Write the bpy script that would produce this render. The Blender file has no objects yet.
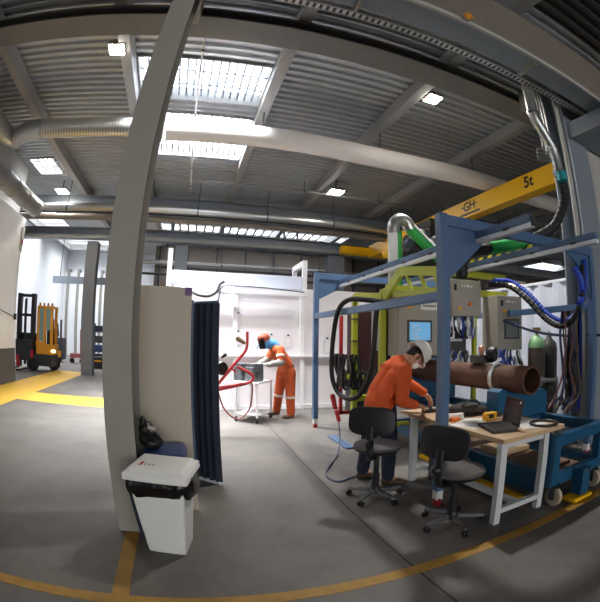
import bpy, bmesh, math, random
from mathutils import Matrix, Vector
random.seed(7)
PI = math.pi
sc = bpy.context.scene
COL = sc.collection
V = Vector

# ------------------------------------------------------------------ materials
def lin(c):
    c = c / 255.0
    return c / 12.92 if c <= 0.04045 else ((c + 0.055) / 1.055) ** 2.4
def rgb(r, g, b): return (lin(r), lin(g), lin(b), 1)
MATS = {}
def mat(name, col, rough=0.5, metal=0.0, var=0.12, scale=6.0, bump=0.0, bscale=60.0, emit=None, estr=0.0, alpha=None):
    if name in MATS: return MATS[name]
    m = bpy.data.materials.new(name); m.use_nodes = True
    nt = m.node_tree; b = nt.nodes['Principled BSDF']
    tc = nt.nodes.new('ShaderNodeTexCoord')
    n = nt.nodes.new('ShaderNodeTexNoise'); n.inputs['Scale'].default_value = scale; n.inputs['Detail'].default_value = 6
    nt.links.new(tc.outputs['Object'], n.inputs['Vector'])
    mx = nt.nodes.new('ShaderNodeMixRGB'); mx.blend_type = 'MIX'
    c = rgb(*col)
    mx.inputs[1].default_value = tuple(x * (1 - var) for x in c[:3]) + (1,)
    mx.inputs[2].default_value = tuple(min(1, x * (1 + var)) for x in c[:3]) + (1,)
    nt.links.new(n.outputs['Fac'], mx.inputs[0]); nt.links.new(mx.outputs[0], b.inputs['Base Color'])
    b.inputs['Roughness'].default_value = rough; b.inputs['Metallic'].default_value = metal
    if bump:
        n2 = nt.nodes.new('ShaderNodeTexNoise'); n2.inputs['Scale'].default_value = bscale; n2.inputs['Detail'].default_value = 4
        nt.links.new(tc.outputs['Object'], n2.inputs['Vector'])
        bp = nt.nodes.new('ShaderNodeBump'); bp.inputs['Strength'].default_value = bump; bp.inputs['Distance'].default_value = 0.02
        nt.links.new(n2.outputs['Fac'], bp.inputs['Height']); nt.links.new(bp.outputs[0], b.inputs['Normal'])
    if emit:
        b.inputs['Emission Color'].default_value = rgb(*emit); b.inputs['Emission Strength'].default_value = estr
    if alpha is not None: b.inputs['Alpha'].default_value = alpha
    MATS[name] = m
    return m

def floor_mat():
    m = bpy.data.materials.new('polished_concrete'); m.use_nodes = True
    nt = m.node_tree; b = nt.nodes['Principled BSDF']; N = nt.nodes.new; L = nt.links.new
    geo = N('ShaderNodeNewGeometry')
    big = N('ShaderNodeTexNoise'); big.inputs['Scale'].default_value = 0.55; big.inputs['Detail'].default_value = 8; big.inputs['Roughness'].default_value = 0.65
    med = N('ShaderNodeTexNoise'); med.inputs['Scale'].default_value = 5; med.inputs['Detail'].default_value = 8; med.inputs['Distortion'].default_value = 0.8
    fine = N('ShaderNodeTexNoise'); fine.inputs['Scale'].default_value = 60; fine.inputs['Detail'].default_value = 3
    for n in (big, med, fine): L(geo.outputs['Position'], n.inputs['Vector'])
    r1 = N('ShaderNodeValToRGB'); r1.color_ramp.elements[0].position = .3; r1.color_ramp.elements[1].position = .72
    r1.color_ramp.elements[0].color = rgb(90, 86, 82); r1.color_ramp.elements[1].color = rgb(124, 120, 115)
    L(big.outputs['Fac'], r1.inputs[0])
    r2 = N('ShaderNodeValToRGB'); r2.color_ramp.elements[0].position = .3; r2.color_ramp.elements[1].position = .7
    r2.color_ramp.elements[0].color = (.88, .87, .86, 1); r2.color_ramp.elements[1].color = (1.06, 1.06, 1.06, 1)
    L(med.outputs['Fac'], r2.inputs[0])
    mu = N('ShaderNodeMixRGB'); mu.blend_type = 'MULTIPLY'; mu.inputs[0].default_value = 1
    L(r1.outputs[0], mu.inputs[1]); L(r2.outputs[0], mu.inputs[2])
    # saw-cut joints: lines at X = 1.34 + 6k and Y = 6 + 8k
    sep = N('ShaderNodeSeparateXYZ'); L(geo.outputs['Position'], sep.inputs[0])
    def line(src, off, period, hw):
        a = N('ShaderNodeMath'); a.operation = 'SUBTRACT'; L(src, a.inputs[0]); a.inputs[1].default_value = off - period * 20 - period / 2
        w = N('ShaderNodeMath'); w.operation = 'MODULO'; L(a.outputs[0], w.inputs[0]); w.inputs[1].default_value = period
        c = N('ShaderNodeMath'); c.operation = 'SUBTRACT'; L(w.outputs[0], c.inputs[0]); c.inputs[1].default_value = period / 2
        d = N('ShaderNodeMath'); d.operation = 'ABSOLUTE'; L(c.outputs[0], d.inputs[0])
        e = N('ShaderNodeMath'); e.operation = 'LESS_THAN'; L(d.outputs[0], e.inputs[0]); e.inputs[1].default_value = hw
        return e.outputs[0]
    j1 = line(sep.outputs['X'], 1.34, 6.0, .009); j2 = line(sep.outputs['Y'], 6.9, 8.0, .007)
    mxj = N('ShaderNodeMath'); mxj.operation = 'MAXIMUM'; L(j1, mxj.inputs[0]); L(j2, mxj.inputs[1])
    jm = N('ShaderNodeMixRGB'); L(mxj.outputs[0], jm.inputs[0]); L(mu.outputs[0], jm.inputs[1]); jm.inputs[2].default_value = rgb(58, 54, 50)
    L(jm.outputs[0], b.inputs['Base Color'])
    rr = N('ShaderNodeMapRange'); rr.inputs['To Min'].default_value = .48; rr.inputs['To Max'].default_value = .7
    L(med.outputs['Fac'], rr.inputs['Value']); L(rr.outputs[0], b.inputs['Roughness'])
    b.inputs['Specular IOR Level'].default_value = .3
    bp = N('ShaderNodeBump'); bp.inputs['Strength'].default_value = .06; bp.inputs['Distance'].default_value = .01
    L(fine.outputs['Fac'], bp.inputs['Height']); L(bp.outputs[0], b.inputs['Normal'])
    return m

def stripe_mat(name, c1, c2, axis, scale, rough=.5, metal=0., thr=.5, diag=0.):
    """two colours alternating along one object axis"""
    m = bpy.data.materials.new(name); m.use_nodes = True
    nt = m.node_tree; b = nt.nodes['Principled BSDF']; N = nt.nodes.new; L = nt.links.new
    geo = N('ShaderNodeNewGeometry'); sep = N('ShaderNodeSeparateXYZ'); L(geo.outputs['Position'], sep.inputs[0])
    a = N('ShaderNodeMath'); a.operation = 'MULTIPLY'; L(sep.outputs[axis], a.inputs[0]); a.inputs[1].default_value = scale
    z = N('ShaderNodeMath'); z.operation = 'MULTIPLY_ADD'; L(sep.outputs['Z'], z.inputs[0]); z.inputs[1].default_value = diag; L(a.outputs[0], z.inputs[2])
    f = N('ShaderNodeMath'); f.operation = 'FRACT'; L(z.outputs[0], f.inputs[0])
    g = N('ShaderNodeMath'); g.operation = 'GREATER_THAN'; L(f.outputs[0], g.inputs[0]); g.inputs[1].default_value = thr
    mx = N('ShaderNodeMixRGB'); L(g.outputs[0], mx.inputs[0]); mx.inputs[1].default_value = rgb(*c1); mx.inputs[2].default_value = rgb(*c2)
    L(mx.outputs[0], b.inputs['Base Color']); b.inputs['Roughness'].default_value = rough; b.inputs['Metallic'].default_value = metal
    return m

def pane_mat(name, col, s):
    m = bpy.data.materials.new(name); m.use_nodes = True
    nt = m.node_tree; b = nt.nodes['Principled BSDF']
    b.inputs['Base Color'].default_value = (.8, .8, .8, 1); b.inputs['Roughness'].default_value = .4
    b.inputs['Emission Color'].default_value = rgb(*col); b.inputs['Emission Strength'].default_value = s
    return m

# ------------------------------------------------------------------ mesh builder
class MB:
    def __init__(s): s.bm = bmesh.new(); s.T = None
    def _v(s, pts): return [s.bm.verts.new(p) for p in pts]
    def hexa(s, p):
        v = s._v(p)
        for f in ((0, 3, 2, 1), (4, 5, 6, 7), (0, 1, 5, 4), (1, 2, 6, 5), (2, 3, 7, 6), (3, 0, 4, 7)): s.bm.faces.new([v[i] for i in f])
        return s
    def box(s, x0, x1, y0, y1, z0, z1):
        return s.hexa([(x0, y0, z0), (x1, y0, z0), (x1, y1, z0), (x0, y1, z0), (x0, y0, z1), (x1, y0, z1), (x1, y1, z1), (x0, y1, z1)])
    def bar(s, a, b, w, h, up=(0, 0, 1)):
        a, b = V(a), V(b); d = (b - a).normalized(); u = V(up)
        if abs(d.dot(u)) > .98: u = V((0, 1, 0))
        r = d.cross(u).normalized(); u = r.cross(d).normalized()
        r *= w / 2; u *= h / 2
        return s.hexa([a - r - u, a + r - u, b + r - u, b - r - u, a - r + u, a + r + u, b + r + u, b - r + u])
    def frame_at(s, d):
        d = d.normalized(); u = V((0, 0, 1)) if abs(d.z) < .95 else V((0, 1, 0))
        r = d.cross(u).normalized(); return r, r.cross(d).normalized()
    def tube(s, pts, r, n=10, caps=True, closed=False):
        pts = [V(p) for p in pts]; k = len(pts); R = r if hasattr(r, '__len__') else [r] * k
        d0 = pts[1] - pts[0]; ra, ua = s.frame_at(d0); rings = []
        for i, p in enumerate(pts):
            if closed: d = pts[(i + 1) % k] - pts[i - 1]
            else: d = pts[min(i + 1, k - 1)] - pts[max(i - 1, 0)]
            d.normalize()
            ra = (ra - d * ra.dot(d))
            if ra.length < 1e-4: ra, _ = s.frame_at(d)
            ra.normalize(); ua = ra.cross(d)
            rings.append(s._v([p + (ra * math.cos(t) + ua * math.sin(t)) * R[i] for t in [2 * PI * j / n for j in range(n)]]))
        m = k if closed else k - 1
        for i in range(m):
            A, B = rings[i], rings[(i + 1) % k]
            for j in range(n): s.bm.faces.new([A[j], A[(j + 1) % n], B[(j + 1) % n], B[j]])
        if caps and not closed:
            s.bm.faces.new(rings[0][::-1]); s.bm.faces.new(rings[-1])
        return s
    def cyl(s, a, b, r, r2=None, n=20): return s.tube([a, b], [r, r if r2 is None else r2], n)
    def ring(s, a, b, ro, ri, n=28):
        """hollow cylinder from a to b"""
        a, b = V(a), V(b); r, u = s.frame_at(b - a)
        def c(p, q): return s._v([p + (r * math.cos(t) + u * math.sin(t)) * q for t in [2 * PI * j / n for j in range(n)]])
        A, B, Cc, D = c(a, ro), c(b, ro), c(b, ri), c(a, ri)
        for P, Q in ((A, B), (B, Cc), (Cc, D), (D, A)):
            for j in range(n): s.bm.faces.new([P[j], P[(j + 1) % n], Q[(j + 1) % n], Q[j]])
        return s
    def lathe(s, prof, o=(0, 0, 0), n=28, axis=(0, 0, 1)):
        o = V(o); d = V(axis).normalized(); r, u = s.frame_at(d); rings = []
        for rad, z in prof: rings.append(s._v([o + d * z + (r * math.cos(t) + u * math.sin(t)) * max(rad, 1e-4) for t in [2 * PI * j / n for j in range(n)]]))
        for A, B in zip(rings, rings[1:]):
            for j in range(n): s.bm.faces.new([A[j], A[(j + 1) % n], B[(j + 1) % n], B[j]])
        s.bm.faces.new(rings[0][::-1]); s.bm.faces.new(rings[-1]); return s
    def prism(s, poly, axis, a, b):
        """polygon in the two other axes extruded along axis"""
        def P(q, t): return {'X': (t, q[0], q[1]), 'Y': (q[0], t, q[1]), 'Z': (q[0], q[1], t)}[axis]
        A = s._v([P(q, a) for q in poly]); B = s._v([P(q, b) for q in poly]); n = len(poly)
        s.bm.faces.new(A); s.bm.faces.new(B[::-1])
        for i in range(n): s.bm.faces.new([A[i], B[i], B[(i + 1) % n], A[(i + 1) % n]])
        return s
    def ell(s, c, r, M=None, n=14, m=9):
        r = r if hasattr(r, '__len__') else (r, r, r); c = V(c); rings = []
        for i in range(1, m):
            t = PI * i / m
            pts = [V((r[0] * math.sin(t) * math.cos(p), r[1] * math.sin(t) * math.sin(p), r[2] * math.cos(t))) for p in [2 * PI * j / n for j in range(n)]]
            rings.append(s._v([c + (M @ q if M else q) for q in pts]))
        T, B = V((0, 0, r[2])), V((0, 0, -r[2]))
        t = s.bm.verts.new(c + (M @ T if M else T)); b = s.bm.verts.new(c + (M @ B if M else B))
        for j in range(n):
            s.bm.faces.new([t, rings[0][j], rings[0][(j + 1) % n]]); s.bm.faces.new([b, rings[-1][(j + 1) % n], rings[-1][j]])
        for A, B2 in zip(rings, rings[1:]):
            for j in range(n): s.bm.faces.new([A[j], B2[j], B2[(j + 1) % n], A[(j + 1) % n]])
        return s
    def cap(s, a, b, ra, rb, n=12):
        s.ell(a, ra, n=n, m=8); s.ell(b, rb, n=n, m=8); return s.tube([a, b], [ra, rb], n)
    def limb(s, pts, rs):
        for i in range(len(pts) - 1): s.cap(pts[i], pts[i + 1], rs[i], rs[i + 1])
        return s
    def sheet(s, f, nu, nv, th=.004):
        """thin solid from f(u,v) -> (point, normal)"""
        A = [[s.bm.verts.new(f(i / nu, j / nv)) for j in range(nv + 1)] for i in range(nu + 1)]
        for i in range(nu):
            for j in range(nv): s.bm.faces.new([A[i][j], A[i + 1][j], A[i + 1][j + 1], A[i][j + 1]])
        g = list(s.bm.faces)
        bmesh.ops.solidify(s.bm, geom=g, thickness=th); return s
    def bevel(s, w, seg=2):
        bmesh.ops.bevel(s.bm, geom=[e for e in s.bm.edges], offset=w, segments=seg, profile=.6, affect='EDGES', clamp_overlap=True); return s
    def xf(s, M): bmesh.ops.transform(s.bm, matrix=M, verts=s.bm.verts); return s
    def build(s, name, m, parent=None, smooth=False, local=False):
        bmesh.ops.recalc_face_normals(s.bm, faces=s.bm.faces)
        me = bpy.data.meshes.new(name)
        if parent is not None and not local: s.xf(W[parent.name].inverted())
        off = None
        if parent is None:
            vs = s.bm.verts; lo = [min(v.co[i] for v in vs) for i in range(3)]; hi = [max(v.co[i] for v in vs) for i in range(3)]
            off = V(((lo[0] + hi[0]) / 2, (lo[1] + hi[1]) / 2, lo[2])); s.xf(Matrix.Translation(-off))
        if smooth:
            for f in s.bm.faces: f.smooth = True
            for e in s.bm.edges:
                if len(e.link_faces) == 2 and e.calc_face_angle(0) > math.radians(38): e.smooth = False
        s.bm.to_mesh(me); s.bm.free()
        o = bpy.data.objects.new(name, me); COL.objects.link(o)
        me.materials.append(m)
        if off is not None: o.location = off; W[o.name] = Matrix.Translation(off)
        else: o.parent = parent; W[o.name] = W[parent.name]
        return o
W = {}
def tag(o, label, cat, group=None):
    o['label'] = label; o['category'] = cat
    if group: o['group'] = group
    return o
def struct(o): o['kind'] = 'structure'; return o
def thing(name, label, cat, loc=(0, 0, 0), rz=0., group=None):
    o = bpy.data.objects.new(name, None); o.empty_display_size = .1; COL.objects.link(o)
    o.location = loc; o.rotation_euler = (0, 0, rz)
    W[o.name] = Matrix.Translation(V(loc)) @ Matrix.Rotation(rz, 4, 'Z')
    return tag(o, label, cat, group)
def copy_tree(o, loc, rz=None, label=None):
    def rec(a, p):
        c = a.copy(); COL.objects.link(c)
        if p is not None: c.parent = p
        for ch in [x for x in bpy.data.objects if x.parent == a]: rec(ch, c)
        return c
    c = rec(o, None); c.location = loc
    if rz is not None: c.rotation_euler = (0, 0, rz)
    if label: c['label'] = label
    return c
def spline(pts, n=8):
    """Catmull-Rom through pts"""
    P = [V(p) for p in pts]; P = [2 * P[0] - P[1]] + P + [2 * P[-1] - P[-2]]; out = []
    for i in range(1, len(P) - 2):
        a, b, c, d = P[i - 1:i + 3]
        for k in range(n):
            t = k / n
            out.append(.5 * ((2 * b) + (c - a) * t + (2 * a - 5 * b + 4 * c - d) * t * t + (3 * b - a - 3 * c + d) * t ** 3))
    return out + [P[-2]]
def remesh(mb, name, m, parent, voxel, smooth=4):
    o = mb.build(name, m, parent)
    r = o.modifiers.new('r', 'REMESH'); r.mode = 'VOXEL'; r.voxel_size = voxel
    sm = o.modifiers.new('s', 'SMOOTH'); sm.iterations = smooth; sm.factor = .5
    dg = bpy.context.evaluated_depsgraph_get(); dg.update()
    me = bpy.data.meshes.new_from_object(o.evaluated_get(dg))
    for p in me.polygons: p.use_smooth = True
    o.modifiers.clear(); old = o.data; o.data = me; me.name = name; bpy.data.meshes.remove(old)
    if not me.materials: me.materials.append(m)
    return o
def text(name, s, size, M, m, parent, ext=.002, fat=0.):
    """lettering: M maps text plane (x right, y up) into the world"""
    c = bpy.data.curves.new(name, 'FONT'); c.body = s; c.size = size; c.extrude = ext; c.offset = fat; c.align_x = 'CENTER'; c.align_y = 'CENTER'
    t = bpy.data.objects.new(name + '_t', c); COL.objects.link(t)
    dg = bpy.context.evaluated_depsgraph_get(); dg.update()
    me = bpy.data.meshes.new_from_object(t.evaluated_get(dg)); bpy.data.objects.remove(t); bpy.data.curves.remove(c)
    me.transform(W[parent.name].inverted() @ M)
    me.materials.clear(); me.materials.append(m)
    o = bpy.data.objects.new(name, me); COL.objects.link(o); o.parent = parent; W[o.name] = W[parent.name]
    return o
def basis(x, y, o):
    x, y = V(x).normalized(), V(y).normalized(); z = x.cross(y).normalized(); y = z.cross(x)
    return Matrix(((x.x, y.x, z.x, o[0]), (x.y, y.y, z.y, o[1]), (x.z, y.z, z.z, o[2]), (0, 0, 0, 1)))

# ------------------------------------------------------------------ palette
M_floor = floor_mat()
M_deck = mat('galvanised_deck', (190, 194, 198), .36, .45, .16, 2.5)
M_darkdeck = mat('dark_deck', (74, 72, 70), .6, .1, .15, 2)  # darker deck colour for the near bay strip
M_steel = mat('grey_painted_steel', (150, 147, 139), .55, 0, .08, 3, .05)
M_steelblue = mat('blue_grey_painted_steel', (132, 140, 150), .5, 0, .08, 3)
M_steelfar = mat('mid_grey_column_paint', (112, 114, 118), .5, 0, .06)
M_purlin = mat('light_purlin_steel', (150, 150, 150), .5, 0, .08)
M_dark = mat('dark_steel', (52, 54, 58), .5, .2)
M_runway = mat('runway_brown_grey', (122, 114, 104), .55, 0, .1)
M_white = mat('white_panel', (228, 225, 228), .5, 0, .03, 2)
M_whiteb = mat('white_painted_steel', (232, 232, 234), .45, 0, .03, 4)
M_wall = mat('white_wall_paint', (244, 247, 254), .7, 0, .04, 1.5)
M_wallgrey = mat('pale_grey_cladding', (176, 174, 170), .7, 0, .06, 1.5)
M_dado = mat('dark_grey_dado', (88, 90, 96), .7, 0, .06)
M_yel = mat('yellow_floor_paint', (222, 176, 62), .5, 0, .14, 5)
M_yelold = mat('worn_yellow_floor_paint', (158, 118, 36), .6, 0, .42, 7)
M_crane = mat('crane_yellow', (242, 186, 10), .4, 0, .05)
M_black = mat('black_plastic', (24, 24, 26), .45, 0, .2)
M_rubber = mat('black_rubber', (20, 20, 21), .6, 0, .2)
M_chrome = mat('chrome_steel', (190, 192, 195), .25, .9, .05)
M_galv = mat('galvanised_duct', (176, 178, 178), .32, .85, .1, 4)
M_fabricduct = mat('white_fabric_duct', (240, 235, 231), .75, 0, .05, 3, .15, 6)
M_blue = mat('blue_frame_paint', (76, 104, 140), .4, 0, .08, 5)
M_cart = mat('deep_blue_cart_paint', (24, 82, 118), .4, 0, .12, 5)
M_rail = mat('aluminium_rail', (224, 228, 236), .35, .1, .05)
M_lime = mat('yellow_green_paint', (176, 182, 40), .45, 0, .1)
M_cab = mat('grey_cabinet', (158, 152, 142), .5, 0, .05, 4)
M_cabdark = mat('cabinet_seal', (62, 60, 58), .5)
M_orange = mat('orange_workwear', (214, 88, 34), .85, 0, .16, 14, .5, 26)
M_skin = mat('skin', (200, 146, 118), .5, 0, .06, 20)
M_navy = mat('navy_trousers', (34, 40, 58), .85, 0, .15, 20, .3, 40)
M_boot = mat('brown_boots', (84, 62, 46), .6, 0, .2)
M_helm = mat('white_helmet', (232, 230, 224), .3, 0, .02)
M_hair = mat('dark_hair', (38, 28, 24), .7, 0, .2, 40)
M_wood = mat('beech_board', (198, 168, 132), .5, 0, .1, 10)
M_tabgrey = mat('table_white_steel', (204, 208, 210), .45, 0, .04)
M_beige = mat('beige_partition', (196, 186, 170), .75, 0, .03, 3, .1, 80)
M_navycurt = mat('navy_pvc', (24, 36, 56), .6, 0, .12, 4)
M_bluestrip = mat('blue_edge_paint', (72, 98, 130), .5)
M_purple = mat('purple_sheet', (120, 88, 132), .7)
M_bin = mat('white_bin_plastic', (232, 234, 231), .4, 0, .04, 5)
M_binlid = mat('white_lid_plastic', (240, 240, 237), .45, 0, .03)
M_binblue = mat('blue_lid_plastic', (44, 66, 112), .45, 0, .06)
M_red = mat('red_paint', (178, 34, 40), .4, 0, .1)
M_green = mat('green_hose', (44, 168, 78), .45, 0, .08)
M_bluehose = mat('blue_hose', (36, 74, 190), .45, 0, .15)
M_rust = mat('rusty_pipe', (92, 60, 46), .75, .1, .35, 7, .3, 40)
M_paper = mat('white_paper', (228, 226, 222), .8, 0, .02)
M_seat = mat('grey_seat_fabric', (92, 88, 88), .95, 0, .12, 40, .3, 200)
M_back = mat('dark_chair_fabric', (46, 46, 48), .9, 0, .12, 40, .2, 200)
M_teal = mat('teal_plastic', (20, 140, 150), .4)
M_forky = mat('forklift_yellow', (206, 140, 26), .45, 0, .06)
M_glass = mat('cab_glass', (120, 150, 148), .12, 0, .1)
M_cyl = mat('brown_cylinder', (92, 78, 70), .45, 0, .1)
M_cylg = mat('green_cylinder_shoulder', (130, 176, 128), .45)
M_pvc = mat('white_pvc_sheet', (206, 212, 228), .5, 0, .03, 2, .2, 3)
M_warn = mat('warning_orange', (224, 160, 30), .5)
M_screen = mat('lit_screen', (90, 140, 180), .3, 0, .05, 3, emit=(110, 175, 220), estr=.3)
M_screen2 = mat('grey_screen', (112, 118, 124), .3)
M_concreteg = mat('grey_casting', (92, 94, 98), .7, .2, .2, 9, .3)
M_glove = mat('grey_leather', (150, 146, 140), .85, 0, .15, 15, .3)
M_refl = mat('reflective_tape', (214, 206, 190), .4)
M_maskblue = mat('blue_hood_cloth', (62, 128, 178), .7, 0, .15, 18)
M_cap = mat('rust_red_cap', (150, 70, 50), .85, 0, .15, 18)
M_haz = stripe_mat('hazard_stripes', (30, 30, 28), (236, 212, 60), 'Y', 5.0, diag=5.0)
M_spiral = stripe_mat('spiral_duct', (150, 152, 152), (196, 196, 192), 'X', 16.0, .35, .8, .25)
M_tan = mat('yellow_grip', (226, 168, 30), .5)
M_orangebox = mat('orange_plastic', (230, 116, 30), .5)
M_maroon = mat('dark_maroon', (60, 26, 28), .6, 0, .2)
M_ply = mat('brown_board', (120, 96, 74), .75, 0, .2, 6)
M_bag = mat('charcoal_bag', (58, 54, 52), .85, 0, .15, 10, .4, 30)
M_lamp = mat('lamp_face', (255, 250, 240), .4, emit=(255, 246, 232), estr=60)
M_warm = mat('warm_tube', (255, 220, 150), .4, emit=(255, 214, 140), estr=9)

# ------------------------------------------------------------------ shell
struct(MB().box(-12, 30, -16, 24.6, -.12, 0).build('floor', M_floor))
def strip(n, x0, x1, y0, y1, m, z=.003): return struct(MB().box(x0, x1, y0, y1, 0, z).build('trim_%d' % n, m))
strip(1, -6, 9, 1.97, 2.07, M_yelold)
strip(2, -.655, -.54, 2.07, 2.985, M_yelold)
strip(3, -5.62, -4.25, 3.0, 15.2, M_yel)
strip(4, -4.25, -1.2, 8.45, 9.62, M_yel)

# corrugated roof deck, ridges along X, openings over the skylights
ZD = 6.28
SKY = [(-1.62, .86, 5.75, 7.15), (-1.62, .86, 7.9, 9.95), (-1.7, 6.9, 16.4, 19.4), (-5.6, -4.75, 10.5, 11.7), (19.8, 23.2, 16.4, 18.2), (-8.4, -6.5, 15.4, 19.4), (-8.2, -3.4, 20.7, 23.7)]  # last opening is an added skylight that brightens the far-left walls
SKY = [(a, b, -16 + .2 * round((c + 16) / .2), -16 + .2 * round((d + 16) / .2)) for a, b, c, d in SKY]
def deck():
    mb = MB(); db = MB(); p = .2; prof = [(0, 0), (.07, 0), (.092, .06), (.178, .06), (.2, 0)]
    xs = sorted(set([-12, 30] + [a for s in SKY for a in s[:2]]))
    for x0, x1 in zip(xs, xs[1:]):
        holes = [s for s in SKY if s[0] <= x0 + .01 and s[1] >= x1 - .01]
        segs = []; a = -16
        for h in sorted(holes, key=lambda h: h[2]): segs.append((a, h[2])); a = h[3]
        segs.append((a, 24.65))
        for y0, y1 in segs:
            n = max(1, round((y1 - y0) / p)); k = 1.0
            line = []
            for i in range(n):
                for u, h in prof[:-1]: line.append((y0 + (i * p + u) * k, ZD + h))
            line.append((y1, ZD))
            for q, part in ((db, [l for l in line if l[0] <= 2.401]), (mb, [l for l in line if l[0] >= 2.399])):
                A = q._v([(x0, y, z) for y, z in part]); B = q._v([(x1, y, z) for y, z in part])
                for i in range(len(part) - 1): q.bm.faces.new([A[i], B[i], B[i + 1], A[i + 1]])
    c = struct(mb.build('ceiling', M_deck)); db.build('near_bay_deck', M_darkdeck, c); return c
deck()
SKYPOW = [2.2, 3, 3.5, 2.5, 10, .4, .33]
for i, (x0, x1, y0, y1) in enumerate(SKY):
    pw = SKYPOW[i]
    w = struct(MB().box(x0, x1, y0, y1, ZD + .30, ZD + .32).build('window_%d' % (i + 1), pane_mat('daylight_pane_%d' % i, (236, 244, 255), pw)))
    fr = MB(); t = .03
    fr.box(x0 - t, x0, y0 - t, y1 + t, ZD - .02, ZD + .34); fr.box(x1, x1 + t, y0 - t, y1 + t, ZD - .02, ZD + .34)
    fr.box(x0, x1, y0 - t, y0, ZD - .02, ZD + .34); fr.box(x0, x1, y1, y1 + t, ZD - .02, ZD + .34)
    fr.build('window_frame', M_purlin, w)
    b = MB(); bw = .055 if i == 2 else .018
    nb = max(2, int((x1 - x0) / .155)) if i != 2 else 22
    for k in range(1, nb): x = x0 + (x1 - x0) * k / nb; b.box(x - bw, x + bw, y0, y1, ZD + .10, ZD + .13)
    for k in (1, 2): y = y0 + (y1 - y0) * k / 3; b.box(x0, x1, y - bw * 1.3, y + bw * 1.3, ZD + .07, ZD + .1)
    b.build('window_bars', M_purlin if i else M_steelblue, w)

# walls
w = struct(MB().box(-12, -5.65, -16, 11.2, .95, 4.7).build('wall_left', M_wall))
MB().box(-12, -5.64, -16, 11.2, 0, .95).build('dado', M_dado, w)
struct(MB().box(-12, -5.9, -16, 11.1, 4.7, 6.4).build('wall_upper_left', M_wallgrey))
struct(MB().box(-12, -8.6, 11.2, 24.6, 0, 6.5).build('wall_far_left', M_wall))
struct(MB().box(-12, 30, 24.6, 24.8, 0, 6.6).build('wall_back', M_wall))
struct(MB().box(29.9, 30.1, -16, 24.6, 0, 6.6).build('wall_right', M_wallgrey))
struct(MB().box(-12, 30, -16.2, -16, 0, 6.6).build('wall_front', M_wallgrey))
for i, (x0, x1) in enumerate(((-8, -2.5), (-1.5, 4), (5, 10.5))):
    w = struct(MB().box(x0, x1, -15.98, -15.96, 1.0, 5.2).build('window_%d' % (i + 8), pane_mat('front_pane_%d' % i, (250, 248, 246), 4.2)))
    b = MB()
    for k in range(7): x = x0 + (x1 - x0) * k / 6; b.box(x - .04, x + .04, -15.96, -15.9, 1.0, 5.2)
    for k in range(4): z = 1.0 + 1.4 * k; b.box(x0, x1, -15.96, -15.9, z - .04, z + .04)
    b.build('window_bars', M_steel, w)
# ribbed white cladding bays on the far-left back wall
mb = MB()
for x in (-8.4, -7.7, -6.9, -6.1, -5.0, -4.0): mb.box(x, x + .16, 24.2, 24.6, 0, 5.2)
struct(mb.build('trim_5', M_steel))
struct(MB().box(-8.6, -2.2, 24.3, 24.55, 0, 5.0).build('trim_6', M_wall))

# ------------------------------------------------------------------ steelwork
def hsec(mb, x0, x1, y0, y1, z0, z1, tf=.022, tw=.014):
    """H column: flanges facing -Y and +Y"""
    xm = (x0 + x1) / 2
    mb.box(x0, x1, y0, y0 + tf, z0, z1); mb.box(x0, x1, y1 - tf, y1, z0, z1); mb.box(xm - tw / 2, xm + tw / 2, y0 + tf, y1 - tf, z0, z1); return mb
o = hsec(MB(), -.712, -.478, 2.99, 3.42, .0, 5.98).build('steel_column', M_steel)
tag(o, 'large grey steel column in the foreground behind the white bin', 'column')
o = hsec(MB(), 4.93, 5.46, 3.2, 3.62, 0, 5.98).build('steel_column', M_steelblue)
t = o
MB().box(5.47, 6.3, 3.25, 3.5, 0, 5.98).build('side_cladding', M_wallgrey, o)
tag(o, 'blue-grey steel column at the right edge behind the blue gantry', 'column')
o = hsec(MB(), -4.26, -3.8, 14.25, 14.6, 0, 4.75).build('steel_column', M_steelfar)
tag(o, 'distant grey column beside the forklift on the yellow walkway', 'column')
o = hsec(MB(), -.82, -.36, 14.25, 14.6, 0, 4.75).build('steel_column', M_steelblue)
tag(o, 'distant column rising just behind the left end of the white booth header', 'column')
o = hsec(MB(), 4.95, 5.6, 14.25, 14.6, 0, 4.75).build('steel_column', M_steelblue)
tag(o, 'distant column behind the blue gantry left end under the far crane beam', 'column')
def isec(mb, x0, x1, y0, y1, z0, z1, tf=.03, tw=.02):
    ym = (y0 + y1) / 2
    mb.box(x0, x1, y0, y1, z0, z0 + tf); mb.box(x0, x1, y0, y1, z1 - tf, z1); mb.box(x0, x1, ym - tw / 2, ym + tw / 2, z0 + tf, z1 - tf); return mb
o = isec(MB(), -12, 29.8, 4.16, 4.63, 5.78, 5.99).build('roof_girder', mat('girder_grey', (118, 117, 113), .55, 0, .08))
MB().box(-.7, -.5, 3.43, 4.15, 5.6, 5.98).build('column_bracket', M_steel, o); MB().box(5.0, 5.4, 3.63, 4.15, 5.6, 5.98).build('column_bracket', M_steel, o)
tag(o, 'wide grey roof girder crossing the ceiling above the foreground column', 'roof beam')
o = isec(MB(), -8.5, 29.8, 12.75, 13.05, 5.6, 5.98).build('roof_girder', M_steelblue)
tag(o, 'distant roof girder crossing the ceiling above the back pipes', 'roof beam')
PURL = [(-4.2, 'leftmost roof purlin beside the metal ventilation duct'), (-1.76, 'roof purlin on the left edge of the skylight'),
        (.98, 'roof purlin on the right edge of the skylight'), (3.5, 'roof purlin beside the bright ceiling lamp right of centre'),
        (6.1, 'roof purlin crossing above the yellow crane bridge')]
for x, l in PURL:
    o = MB().box(x - .1, x + .1, -3, 24.5, 6.0, 6.27).build('roof_purlin', M_purlin); tag(o, 'light grey ' + l, 'roof beam', 'roof purlins')
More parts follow.
